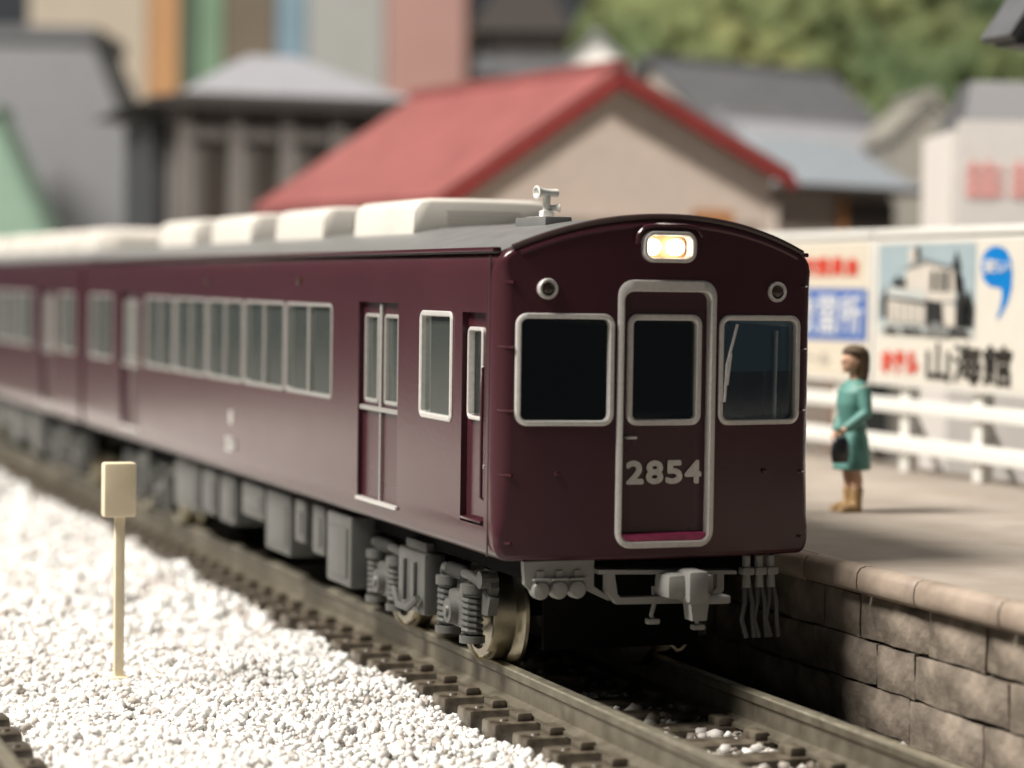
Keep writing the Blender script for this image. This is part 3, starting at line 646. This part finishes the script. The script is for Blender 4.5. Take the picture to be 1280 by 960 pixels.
# ------------------------------------------------------------------ woman on the platform (faces the train, -x)
PX, PY = 2.60, 2.64
pe = thing('person', 'woman figure in teal dress with black handbag standing on the platform', 'person', (PX, PY, PZ))
def er(cx, cy, cz, rx, ry, n=16): return [(PX + cx + rx * math.cos(2 * math.pi * i / n), PY + cy + ry * math.sin(2 * math.pi * i / n), PZ + cz) for i in range(n)]
S = lambda x, y, z: (PX + x, PY + y, PZ + z)
M['skin'] = mat('painted_skin', (.55, .33, .22), .5, var=.08); M['teal'] = mat('teal_dress', (.085, .22, .19), .55, var=.12, vscale=9, bump=.15, bscale=14)
M['hair'] = mat('brown_hair', (.075, .045, .018), .5, var=.3, vscale=30, bump=.4, bscale=60); M['boot'] = mat('tan_boot', (.34, .215, .10), .42, var=.2, vscale=20)
M['bag'] = mat('black_bag', (.014, .014, .016), .3)
mb = MB()
mb.ell(S(-.012, 0, 1.025), (.072, .064, .088)); mb.ell(S(-.03, 0, .995), (.052, .046, .06)); mb.loft([er(-.078, 0, 1.045, .010, .006, 8), er(-.088, 0, 1.022, .014, .012, 8), er(-.094, 0, 1.008, .015, .014, 8), er(-.08, 0, .998, .012, .012, 8)])
mb.ell(S(-.078, 0, .976), (.012, .02, .008)); mb.ell(S(-.068, 0, .952), (.018, .02, .016))
for s in (-1, 1): mb.ell(S(.005, s * .064, 1.015), (.014, .008, .022), 8)
mb.loft([er(.01, 0, .86, .042, .048), er(.005, 0, .90, .034, .036), er(0, 0, .98, .033, .034)])
mb.loft([er(.0, 0, .50, .075, .10), er(.0, 0, .58, .062, .085), er(-.01, 0, .70, .078, .105), er(0, 0, .80, .08, .125), er(.01, 0, .865, .055, .10), er(.01, 0, .89, .035, .05)])
for s in (-1, 1):
    mb.tube([S(.0, s * .055, .54), S(-.008, s * .052, .36), S(-.005, s * .05, .29), S(.01, s * .05, .20), S(.008, s * .05, .09), S(.0, s * .05, .03)], [.050, .050, .042, .042, .030, .032], 12)
    mb.tube([S(.01, s * .05, .028), S(-.06, s * .055, .022), S(-.10, s * .058, .018)], [.034, .03, .02], 10)
    el = S(.015 if s < 0 else .02, s * .155, .67); sh = S(.012, s * .115, .845); wr = S(-.125, s * .125, .565) if s < 0 else S(-.06, .13, .53)
    mid = tuple((a + b) / 2 for a, b in zip(el, wr))
    mb.tube([sh, tuple((a + b) / 2 for a, b in zip(sh, el)), el, mid, wr], [.040, .036, .031, .028, .020], 12)
    w_ = Vector(wr); d = (w_ - Vector(el)).normalized(); pm = w_ + d * .035
    mb.tube([w_, w_ + d * .02, pm, pm + d * .012], [.018, .023, .025, .016], 10)
    for q, ln in enumerate((.036, .042, .040, .032)):
        o0 = pm + Vector((0, (q - 1.5) * .0125, 0)); mb.tube([o0, o0 + d * ln * .55, o0 + d * ln * .8 + Vector((.012, 0, -.008)), o0 + d * ln * .8 + Vector((.024, 0, -.004))], [.0075, .007, .0065, .0055], 6)
    th = w_ + d * .012; mb.tube([th, th + Vector((-.018, -s * .018, -.012)), th + Vector((-.02, -s * .014, -.034))], [.009, .008, .0065], 6)
me = remesh(mb, .0055, 3); me.materials.append(M['skin']); finish('body', me, pe, 180)
# dress: bodice, flared skirt, sleeves
mb = MB()
mb.loft([er(-.005, 0, .285, .122, .145, 24), er(-.005, 0, .30, .124, .148, 24), er(0, 0, .40, .112, .136, 24), er(0, 0, .50, .098, .118, 24), er(-.002, 0, .565, .078, .096, 24), er(-.008, 0, .63, .084, .104, 24), er(-.014, 0, .73, .098, .122, 24), er(-.004, 0, .81, .094, .138, 24), er(.008, 0, .865, .068, .110, 24), er(.01, 0, .892, .046, .056, 24)])
for s in (-1, 1):
    el = S(.015 if s < 0 else .02, s * .155, .67); sh = S(.012, s * .112, .84); wr = S(-.125, s * .125, .565) if s < 0 else S(-.06, .13, .53)
    mid = tuple(a * .5 + b * .5 for a, b in zip(el, wr)); wr2 = tuple(a * .02 + b * .98 for a, b in zip(el, wr))
    mb.tube([sh, tuple((a + b) / 2 for a, b in zip(sh, el)), el, mid, wr2], [.052, .047, .044, .038, .034], 14)
mb.loft([er(0, 0, .552, .088, .106, 24), er(0, 0, .562, .091, .109, 24), er(0, 0, .578, .091, .109, 24), er(0, 0, .588, .088, .106, 24)])
me = remesh(mb, .007, 3); me.materials.append(M['teal']); dr = finish('dress', me, pe, 180)
mb = MB(); n = 20
hr = []
for cz, cx, rx, ry, in ((1.122, .012, .03, .03), (1.112, .008, .062, .058), (1.085, .012, .083, .078), (1.045, .030, .072, .082), (1.0, .036, .066, .082), (.95, .042, .056, .078), (.90, .046, .046, .070), (.865, .048, .034, .056)): hr.append(er(cx, 0, cz, rx, ry, n))
mb.loft(hr); mb.ell(S(.0, 0, 1.075), (.082, .076, .052))
me = remesh(mb, .006, 2)
for v in me.vertices:
    a = math.atan2(v.co.y - PY, v.co.x - PX); k = .0035 * math.sin(a * 22 + (v.co.z) * 18); v.co.x += k * math.cos(a); v.co.y += k * math.sin(a)
me.materials.append(M['hair']); finish('hair', me, pe, 180)
for s in (-1, 1):
    mb = MB(); mb.ell(S(-.0745, s * .027, 1.022), (.007, .010, .006), 8); mb.build('eye', 'bag', pe)
    mb = MB(); mb.tube([S(.011, s * .05, .165), S(.01, s * .05, .14), S(.008, s * .05, .09), S(.005, s * .05, .045), S(0, s * .05, .02)], [.046, .046, .041, .043, .046], 14)
    mb.tube([S(.035, s * .05, .03), S(-.02, s * .052, .03), S(-.08, s * .056, .024), S(-.125, s * .058, .02)], [.036, .04, .034, .018], 12)
    mb.box(S(-.13, s * .055 - .032, 0), S(.045, s * .055 + .032, .016), .007)
    me = remesh(mb, .006, 2); me.materials.append(M['boot']); finish('boot', me, pe, 180)
mb = MB(); mb.ell(S(-.087, 0, .9765), (.006, .014, .005), 8); mb.build('lips', mat('lips', (.4, .08, .07), .5), pe)
bx = S(-.165, -.135, .435)
mb = MB(); rg_ = []
for i, (dz, rx, ry) in enumerate(((-.085, .040, .018), (-.08, .052, .028), (-.03, .060, .034), (.03, .054, .030), (.065, .040, .020), (.072, .03, .012))): rx *= 1.15; dz *= 1.12; rg_.append([(bx[0] + rx * math.cos(2 * math.pi * q / 20), bx[1] + ry * math.sin(2 * math.pi * q / 20), bx[2] + dz) for q in range(20)])
mb.loft(rg_)
hb = thing('handbag', "black rounded handbag hanging from the woman's hand", 'handbag', (bx[0], bx[1], bx[2] - .085))
mb.build('bag_body', 'bag', hb, smooth=60)
mb = MB(); mb.tube([(bx[0] - .035, bx[1], bx[2] + .06), (bx[0] - .028, bx[1], bx[2] + .11), (bx[0], bx[1], bx[2] + .128), (bx[0] + .028, bx[1], bx[2] + .11), (bx[0] + .035, bx[1], bx[2] + .06)], .007, 6); mb.build('strap', 'bag', hb)

# ------------------------------------------------------------------ marker post in the gravel
sp = thing('marker_post', 'small cream plastic marker sign on a thin post in white gravel', 'sign post', (-2.40, 2.48, -.25))
mb = MB(); mb.box((-2.43, 2.45, -.34), (-2.372, 2.51, .80), .008); mb.box((-2.46, 2.42, -.34), (-2.34, 2.54, -.22), .02); mb.build('post', 'cream', sp)
mb = MB(); mb.box((-2.505, 2.42, .735), (-2.31, 2.53, 1.06), .018); mb.build('sign_head', 'cream', sp)

# ------------------------------------------------------------------ buildings behind the platform
def frame_fn(o, ang):
    c, s = math.cos(R(ang)), math.sin(R(ang)); o = Vector(o)
    return lambda x, y, z: (o.x + x * c - y * s, o.y + x * s + y * c, o.z + z)
def bbox(mb, T, a, b, mi=0):
    x0, y0, z0 = a; x1, y1, z1 = b
    v = [T(x, y, z) for z in (z0, z1) for y in (y0, y1) for x in (x0, x1)]
    mb.add(v, [(0, 2, 3, 1), (4, 5, 7, 6), (0, 1, 5, 4), (2, 6, 7, 3), (0, 4, 6, 2), (1, 3, 7, 5)], mi); return mb
def window(T, t, x, z, w, h, y, fm='white', sub=True):
    mb = MB(); e = .05
    bbox(mb, T, (x - w / 2, y - .05, z), (x - w / 2 + e, y + .03, z + h)); bbox(mb, T, (x + w / 2 - e, y - .05, z), (x + w / 2, y + .03, z + h))
    bbox(mb, T, (x - w / 2 + e, y - .05, z), (x + w / 2 - e, y + .03, z + e)); bbox(mb, T, (x - w / 2 + e, y - .05, z + h - e), (x + w / 2 - e, y + .03, z + h)); bbox(mb, T, (x - e / 2, y - .04, z + e), (x + e / 2, y + .02, z + h - e))
    f = mb.build('window', fm, t, smooth=0)
    mb = MB(); bbox(mb, T, (x - w / 2 + e, y - .018, z + e), (x + w / 2 - e, y - .012, z + h - e)); mb.build('pane', 'bpane', f, smooth=0)
M['bpane'] = mat('house_glass', (.03, .035, .035), .12)
def gable(label, cat, o, ang, hw, ln, ez, rz, wallm, roofm, over=.22, th=.10, group=None, axis='y', wins=(), name='house', doors=(), ridge=True, right=None, ribs=True):
    """gabled house: front gable at y=0, ridge along +y"""
    T = frame_fn(o, ang); t = thing(name, label, cat, o, group)
    mb = MB(); iw = hw - over; zz = ez + (rz - ez) * over / hw
    hr_, er_ = right or (hw, ez); ir = hr_ - over; zr = er_ + (rz - er_) * over / hr_
    pr = [(-iw, 0), (ir, 0), (ir, zr - .02), (0, rz - .02), (-iw, zz - .02)]
    mb.loft([[T(x, over * .8, z) for x, z in pr], [T(x, ln - over * .8, z) for x, z in pr]]); wall = mb.build('wall', wallm, t, smooth=0)
    for s in (-1, 1):
        hw, ez = (hw, ez) if s < 0 else (hr_, er_)
        mb = MB(); pr = [(0, rz), (s * hw, ez), (s * hw, ez + th), (0, rz + th * 1.2)]
        mb.loft([[T(x, 0, z) for x, z in pr], [T(x, ln, z) for x, z in pr]]); rf = mb.build('roof', roofm, t, smooth=0)
        mb = MB(); n = max(4, int(ln / .3))
        for i in range(n + 1):
            yy = ln * i / n; pr2 = [(0, rz + th * 1.2), (s * hw, ez + th), (s * hw, ez + th + .022), (0, rz + th * 1.2 + .022)]
            mb.loft([[T(x, yy - .018, z) for x, z in pr2], [T(x, yy + .018, z) for x, z in pr2]])
        if ribs: mb.build('roof_rib', roofm, rf, smooth=0)
    if ridge:
        mb = MB(); bbox(mb, T, (-.09, -.02, rz + .06), (.09, ln + .02, rz + th * 1.2 + .06)); mb.build('ridge_cap', roofm, t, smooth=0)
    for x, z, w_, h in wins: window(T, t, x, z, w_, h, over * .8)
    return t, T
def bm_(name, rgb, rough=.6, **k): M[name] = mat(name, rgb, rough, **k); return name
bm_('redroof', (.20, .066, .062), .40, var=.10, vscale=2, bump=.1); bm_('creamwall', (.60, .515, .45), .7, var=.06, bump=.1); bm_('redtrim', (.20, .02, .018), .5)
bm_('orangewood', (.42, .19, .07), .6); bm_('greyroof', (.075, .077, .082), .55, var=.12, vscale=3, bump=.1); bm_('paleroof', (.20, .203, .22), .45, var=.08); bm_('blackwood', (.022, .018, .016), .6)
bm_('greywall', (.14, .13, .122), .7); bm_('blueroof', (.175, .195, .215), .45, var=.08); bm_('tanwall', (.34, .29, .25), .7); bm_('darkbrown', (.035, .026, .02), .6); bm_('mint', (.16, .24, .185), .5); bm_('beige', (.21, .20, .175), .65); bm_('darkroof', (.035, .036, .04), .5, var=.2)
t, T = gable('red roofed cream house with its wide gable behind the platform billboards', 'house', (4.97, 12.45, -.42), 7.8, 2.2, 5.1, 2.98 + .42, 4.43 + .42, 'creamwall', 'redroof', over=.20, th=.10, right=(2.29, 3.40 + .42), ribs=False)
for s in (-1, 1):                                            # dark red verge boards
    mb = MB(); e, z_ = (2.22, 3.40) if s < 0 else (2.31, 3.82); pr = [(0, 4.87), (s * e, z_), (s * e, z_ - .13), (0, 4.74)]
    mb.loft([[T(x, -.05, z) for x, z in pr], [T(x, .01, z) for x, z in pr]]); mb.build('verge_board', 'redtrim', t, smooth=0)
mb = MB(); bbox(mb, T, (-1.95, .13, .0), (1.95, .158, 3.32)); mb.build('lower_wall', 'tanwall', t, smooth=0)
mb = MB(); bbox(mb, T, (1.05, .09, .9), (1.55, .13, 3.44)); mb.build('door', 'orangewood', t, smooth=0)
for x in (-1.1, 0): window(T, t, x, 1.6, .8, 1.0, .125)
# station-like hall with pale hip roof
o = (3.45, 21.95, -.42); T = frame_fn(o, -3); t = thing('hall', 'grey columned hall with pale hipped roof left of the red roof', 'building', o)
mb = MB(); bbox(mb, T, (-1.45, -.7, 0), (1.8, 3, 5.0)); mb.build('wall', 'greywall', t, smooth=0)
mb = MB(); bbox(mb, T, (-1.75, -1.05, 4.98), (2.25, 3.3, 5.12)); mb.build('eave', 'blackwood', t, smooth=0)
mb = MB(); b0 = [T(-1.35, -.8, 5.14), T(2.15, -.8, 5.14), T(2.15, 3.1, 5.14), T(-1.35, 3.1, 5.14)]; b1_ = [T(-.15, .5, 5.86), T(.55, .5, 5.86), T(.55, 1.6, 5.86), T(-.15, 1.6, 5.86)]; mb.loft([b0, b1_]); mb.build('roof', 'paleroof', t, smooth=0)
mb = MB(); mb.loft([[T(-2.05, -1.05, 5.0), T(2.25, -1.05, 5.12), T(2.25, 3.3, 5.12), T(-2.05, 3.3, 5.0)], [T(-1.35, -.8, 5.2), T(2.15, -.8, 5.2), T(2.15, 3.1, 5.2), T(-1.35, 3.1, 5.2)]]); mb.build('lower_roof', 'blackwood', t, smooth=0)
for i in range(5):
    mb = MB(); bbox(mb, T, (-1.40 + i * .72, -.86, 0), (-1.18 + i * .72, -.66, 4.98)); mb.build('column', 'greywall', t, smooth=0)
    if i < 4:
        mb = MB(); bbox(mb, T, (-.98 + i * .72, -.73, 2.9), (-.70 + i * .72, -.69, 4.5)); mb.build('window', 'darkbrown', t, smooth=0)
mb = MB(); bbox(mb, T, (-1.40, -.80, 4.55), (1.75, -.70, 4.72)); mb.build('beam', 'greywall', t, smooth=0)
mb = MB(); bbox(mb, T, (-1.66, -.3, 0), (-1.46, 2.4, 4.85)); mb.build('side_annex', 'darkroof', t, smooth=0)
# big slate roof at the far left
o = (2.55, 35.1, -.42); T = frame_fn(o, -20.3); t = thing('slate_roof_building', 'tall building with steep slate hipped roof at the far left edge', 'building', o)
mb = MB(); bbox(mb, T, (-4.0, .3, 0), (1.9, 5, 3.5)); mb.build('wall', 'greywall', t, smooth=0)
mb = MB(); mb.loft([[T(-4.4, 0, 3.45), T(2.25, 0, 3.45), T(2.25, 5.4, 3.45), T(-4.4, 5.4, 3.45)], [T(-3.0, 1.0, 7.25), T(.62, 1.0, 7.25), T(.62, 4.4, 7.25), T(-3.0, 4.4, 7.25)]]); mb.build('roof', 'greyroof', t, smooth=0)
mb = MB(); bbox(mb, T, (-3.1, .9, 7.25), (.72, 4.5, 7.55)); mb.build('ridge_cap', 'greyroof', t, smooth=0)
gable('mint green gabled hut at the far left edge in front of the slate roof', 'hut', (1.15, 33.2, -.42), -20, 1.15, 1.6, 3.1, 5.6, 'mint', 'mint', over=.1)
# dark traditional house
o = (11.75, 33.5, -.42); T = frame_fn(o, -20); t = thing('dark_house', 'dark two tier roofed house far behind the red ridge', 'house', o)
mb = MB(); bbox(mb, T, (-.9, 0, 0), (.8, 2.4, 7.2)); mb.build('wall', 'darkroof', t, smooth=0)
mb = MB(); mb.loft([[T(-1.1, -.5, 6.75), T(.95, -.5, 6.75), T(.95, 3, 6.75), T(-1.1, 3, 6.75)], [T(-.9, .2, 7.3), T(.9, .2, 7.3), T(.9, 2.2, 7.3), T(-.9, 2.2, 7.3)]]); mb.build('lower_roof', 'greyroof', t, smooth=0)
mb = MB(); mb.loft([[T(-1.15, -.4, 7.6), T(.9, -.4, 7.6), T(.9, 2.9, 7.6), T(-1.15, 2.9, 7.6)], [T(-.4, .9, 8.9), T(.4, .9, 8.9), T(.4, 1.5, 8.9), T(-.4, 1.5, 8.9)]]); mb.build('upper_roof', 'blackwood', t, smooth=0)
mb = MB(); bbox(mb, T, (-.7, -.03, 7.2), (.7, 2.2, 7.65)); mb.build('attic_wall', 'greywall', t, smooth=0)
gable('small white gabled building just right of the dark two tier house', 'building', (13.0, 32.9, -.42), -20, .75, 2, 6.85, 7.5, 'white', 'paleroof', over=.1)
gable('grey roofed long house behind the red gable, below the hill', 'house', (14.2, 25.2, -.42), 108, 1.7, 4.2, 4.9, 6.15, 'tanwall', 'greyroof', over=.2)
gable('low pale grey roofed house between the red gable and the hill', 'house', (13.9, 22.8, -.42), 108, 1.0, 3.6, 4.55, 5.1, 'greywall', 'paleroof', over=.15)
# pale blue roof shop with dark opening
o = (10.2, 17.0, -.42); T = frame_fn(o, 18); t = thing('shop', 'low shop with pale blue roof and dark wooden front right of gable', 'shop', o)
mb = MB(); bbox(mb, T, (-1.3, 0, 0), (.85, 2.2, 3.9)); mb.build('wall', 'tanwall', t, smooth=0)
mb = MB(); mb.loft([[T(-1.55, -.35, 3.95), T(1.1, -.35, 3.95), T(1.1, 2.6, 3.95), T(-1.55, 2.6, 3.95)], [T(-1.2, .7, 4.62), T(.6, .7, 4.62), T(.6, 1.5, 4.62), T(-1.2, 1.5, 4.62)]]); mb.build('roof', 'blueroof', t, smooth=0)
mb = MB(); bbox(mb, T, (-1.55, -.35, 3.87), (1.1, 2.6, 3.948)); mb.build('eave', 'darkbrown', t, smooth=0)
mb = MB(); bbox(mb, T, (-.1, -.06, .3), (.86, -.005, 3.78)); mb.build('shop_front', 'darkbrown', t, smooth=0)
mb = MB(); bbox(mb, T, (-.2, -.09, .3), (-.1, -.005, 3.8)); mb.build('post', 'orangewood', t, smooth=0)
for i in range(3):
    mb = MB(); bbox(mb, T, (-.02 + i * .29, -.08, .5), (.24 + i * .29, -.062, 3.3)); mb.build('shop_pane', 'bpane', t, smooth=0)
gable('light beige gabled hut between the blue roof and the white signboard', 'hut', (13.05, 19.75, -.42), -16, .62, 2.2, 4.8, 5.4, 'beige', 'beige', over=.08)
# white signboard building
o = (7.98, 9.4, -.42); T = frame_fn(o, -19.5); t = thing('signboard_building', 'white walled building with red lettering behind the hotel billboard', 'building', o)
mb = MB(); bbox(mb, T, (-.60, 0, 0), (2.0, 1.6, 4.2)); mb.build('wall', mat('warmwhite', (.58, .55, .52), .6, var=.04), t, smooth=0)
mb = MB(); bbox(mb, T, (-.55, -.05, 3.0), (1.95, -.002, 4.3)); mb.build('signboard', mat('signwhite', (.60, .57, .545), .5, var=.03), t, smooth=0)
mb = MB(); mb.loft([[T(-.45, .25, 4.2), T(2.1, .25, 4.2), T(2.1, 1.8, 4.2), T(-.45, 1.8, 4.2)], [T(-.3, .6, 4.75), T(1.8, .6, 4.75), T(1.8, 1.1, 4.75), T(-.3, 1.1, 4.75)]]); mb.build('roof', 'greyroof', t, smooth=0)
pr_ = mat('pink_red_print', (.66, .30, .28), .6); rgx = random.Random(2)
for i in range(4):                                           # illegible red signs
    mb = MB(); x0 = -.46 + i * .46
    for q in range(3): bbox(mb, T, (x0, -.062, 3.54 + q * .12), (x0 + .38, -.052, 3.61 + q * .11))
    for q in range(2): bbox(mb, T, (x0 + .05 + q * .15, -.064, 3.52), (x0 + .10 + q * .15, -.0545, 3.90))
    mb.build('red_lettering', pr_, t, smooth=0)
# platform shelter whose roof corner enters the frame at the top right
o = (4.5, 3.2, PZ); sh = thing('platform_notice_roof', 'dark corner of a small steep roofed stand at the top right', 'shelter', o)
mb = MB(); mb.loft([[(x, yy, z) for x, z in ((4.02, 3.92), (4.74, 4.92), (5.46, 3.92), (5.52, 3.96), (4.74, 5.04), (3.96, 3.96))] for yy in (3.38, 2.98)]); mb.build('roof', 'greyroof', sh, smooth=0)
mb = MB(); mb.loft([[(x, yy, z) for x, z in ((4.05, 3.90), (5.42, 3.84), (5.42, 3.95), (4.74, 4.905), (4.05, 3.97))] for yy in (3.32, 3.03)]); mb.build('gable_board', 'darkroof', sh, smooth=0)
mb = MB(); mb.box((4.44, 3.12, PZ), (4.58, 3.26, 3.92), .01); mb.build('post', 'white', sh)
# upright books at the back left
bk = [('cream', 4.3, 7.05, 17, (.58, .47, .33), 'wide cream book standing at the back left'), ('orange', 7.09, 7.80, 19, (.62, .27, .04), 'orange book standing between the cream and dark green spines'), ('dark green', 7.84, 8.22, 18, (.035, .10, .045), 'narrow dark green book right of the orange spine'), ('light green', 8.26, 8.82, 18.5, (.16, .33, .17), 'light green book right of the dark green spine'), ('brown', 8.86, 10.05, 17.5, (.17, .12, .06), 'brown book above the pale hipped roof'), ('blue', 10.09, 10.75, 18, (.17, .33, .44), 'blue book right of the brown spine'), ('grey', 10.79, 12.6, 17, (.40, .41, .39), 'wide pale grey book right of the blue spine'), ('pink', 12.64, 14.5, 18.2, (.52, .24, .19), 'salmon pink book left of the dark two tier house')]
for nm, x0, x1, h, rgb, lb in bk:
    T = frame_fn((7.2, 47.9, -.42), -20.3); k = 1 / .938; a, b = (x0 - 7.2) * k, (x1 - 7.2) * k
    t = thing('book', lb, 'book', T((a + b) / 2, 5, 0), 'books standing behind the layout')
    mm = mat('cover_' + nm.replace(' ', '_'), [c * .46 + .14 * sum(rgb) / 3 + .02 for c in rgb], .45, var=.05, vscale=.6)
    mb = MB(); bbox(mb, T, (a, 0, 0), (b, .12, h)); bbox(mb, T, (a, .12, 0), (a + .08, 12, h)); bbox(mb, T, (b - .08, .12, 0), (b, 12, h)); mb.build('cover', mm, t, smooth=0)
    mb = MB(); bbox(mb, T, (a + .09, .13, .1), (b - .09, 11.8, h - .1)); mb.build('pages', 'white', t, smooth=0)
# wooded hill
def hill(x, y):
    u = (x * .9382 - y * .3458); v = x * .346 + y * .937      # across / along the view, only a rotated ground frame
    a = 1 / (1 + math.exp(-(u - 1.0) * 1.1)); b = 1 / (1 + math.exp(-(v - 44.5) * .75))
    return -.42 + a * b * (15 + 1.2 * math.sin(u * .7) + .8 * math.sin(v * .9 + u))
bm_('soil', (.10, .12, .045), .9, var=.3, vscale=1)
mb = MB(); us = np.arange(-6, 34, 1.0); vs_ = np.arange(38, 70, 1.0); V = []
for v in vs_:
    for u in us: x, y = u * .9382 + v * .346, -u * .3458 + v * .937; V.append((x, y, hill(x, y)))
n = len(us); mb.add(V, [(j * n + i, j * n + i + 1, (j + 1) * n + i + 1, (j + 1) * n + i) for j in range(len(vs_) - 1) for i in range(n - 1)])
struct(mb.build('hill', 'soil', smooth=60))
M['leaf'] = tonemat('model_foliage', [(0, (.028, .052, .02)), (.35, (.068, .10, .036)), (.7, (.135, .155, .056)), (1, (.21, .21, .08))], .8)
P = []; RD = []; TN = []
for i in range(5200):
    u = rng.uniform(-1.5, 24); v = rng.uniform(40.5, 52); x, y = u * .9382 + v * .346, -u * .3458 + v * .937; z = hill(x, y)
    if z < .3: continue
    P.append((x, y, z + rng.uniform(-.1, .35))); RD.append(rng.uniform(.22, .62))
P = np.array(P); fo = stones('wooded_hillside', P, np.array(RD), 'leaf')
tone = .5 + .32 * np.sin(P[:, 0] * .9 + 1.1 * np.sin(P[:, 2] * .7)) * np.cos(P[:, 2] * 1.1 + P[:, 0] * .35) + .22 * (np.random.rand(len(P)) - .5)
fo.data.attributes['tone'].data.foreach_set('value', np.repeat(np.clip(tone, 0, 1), 12))
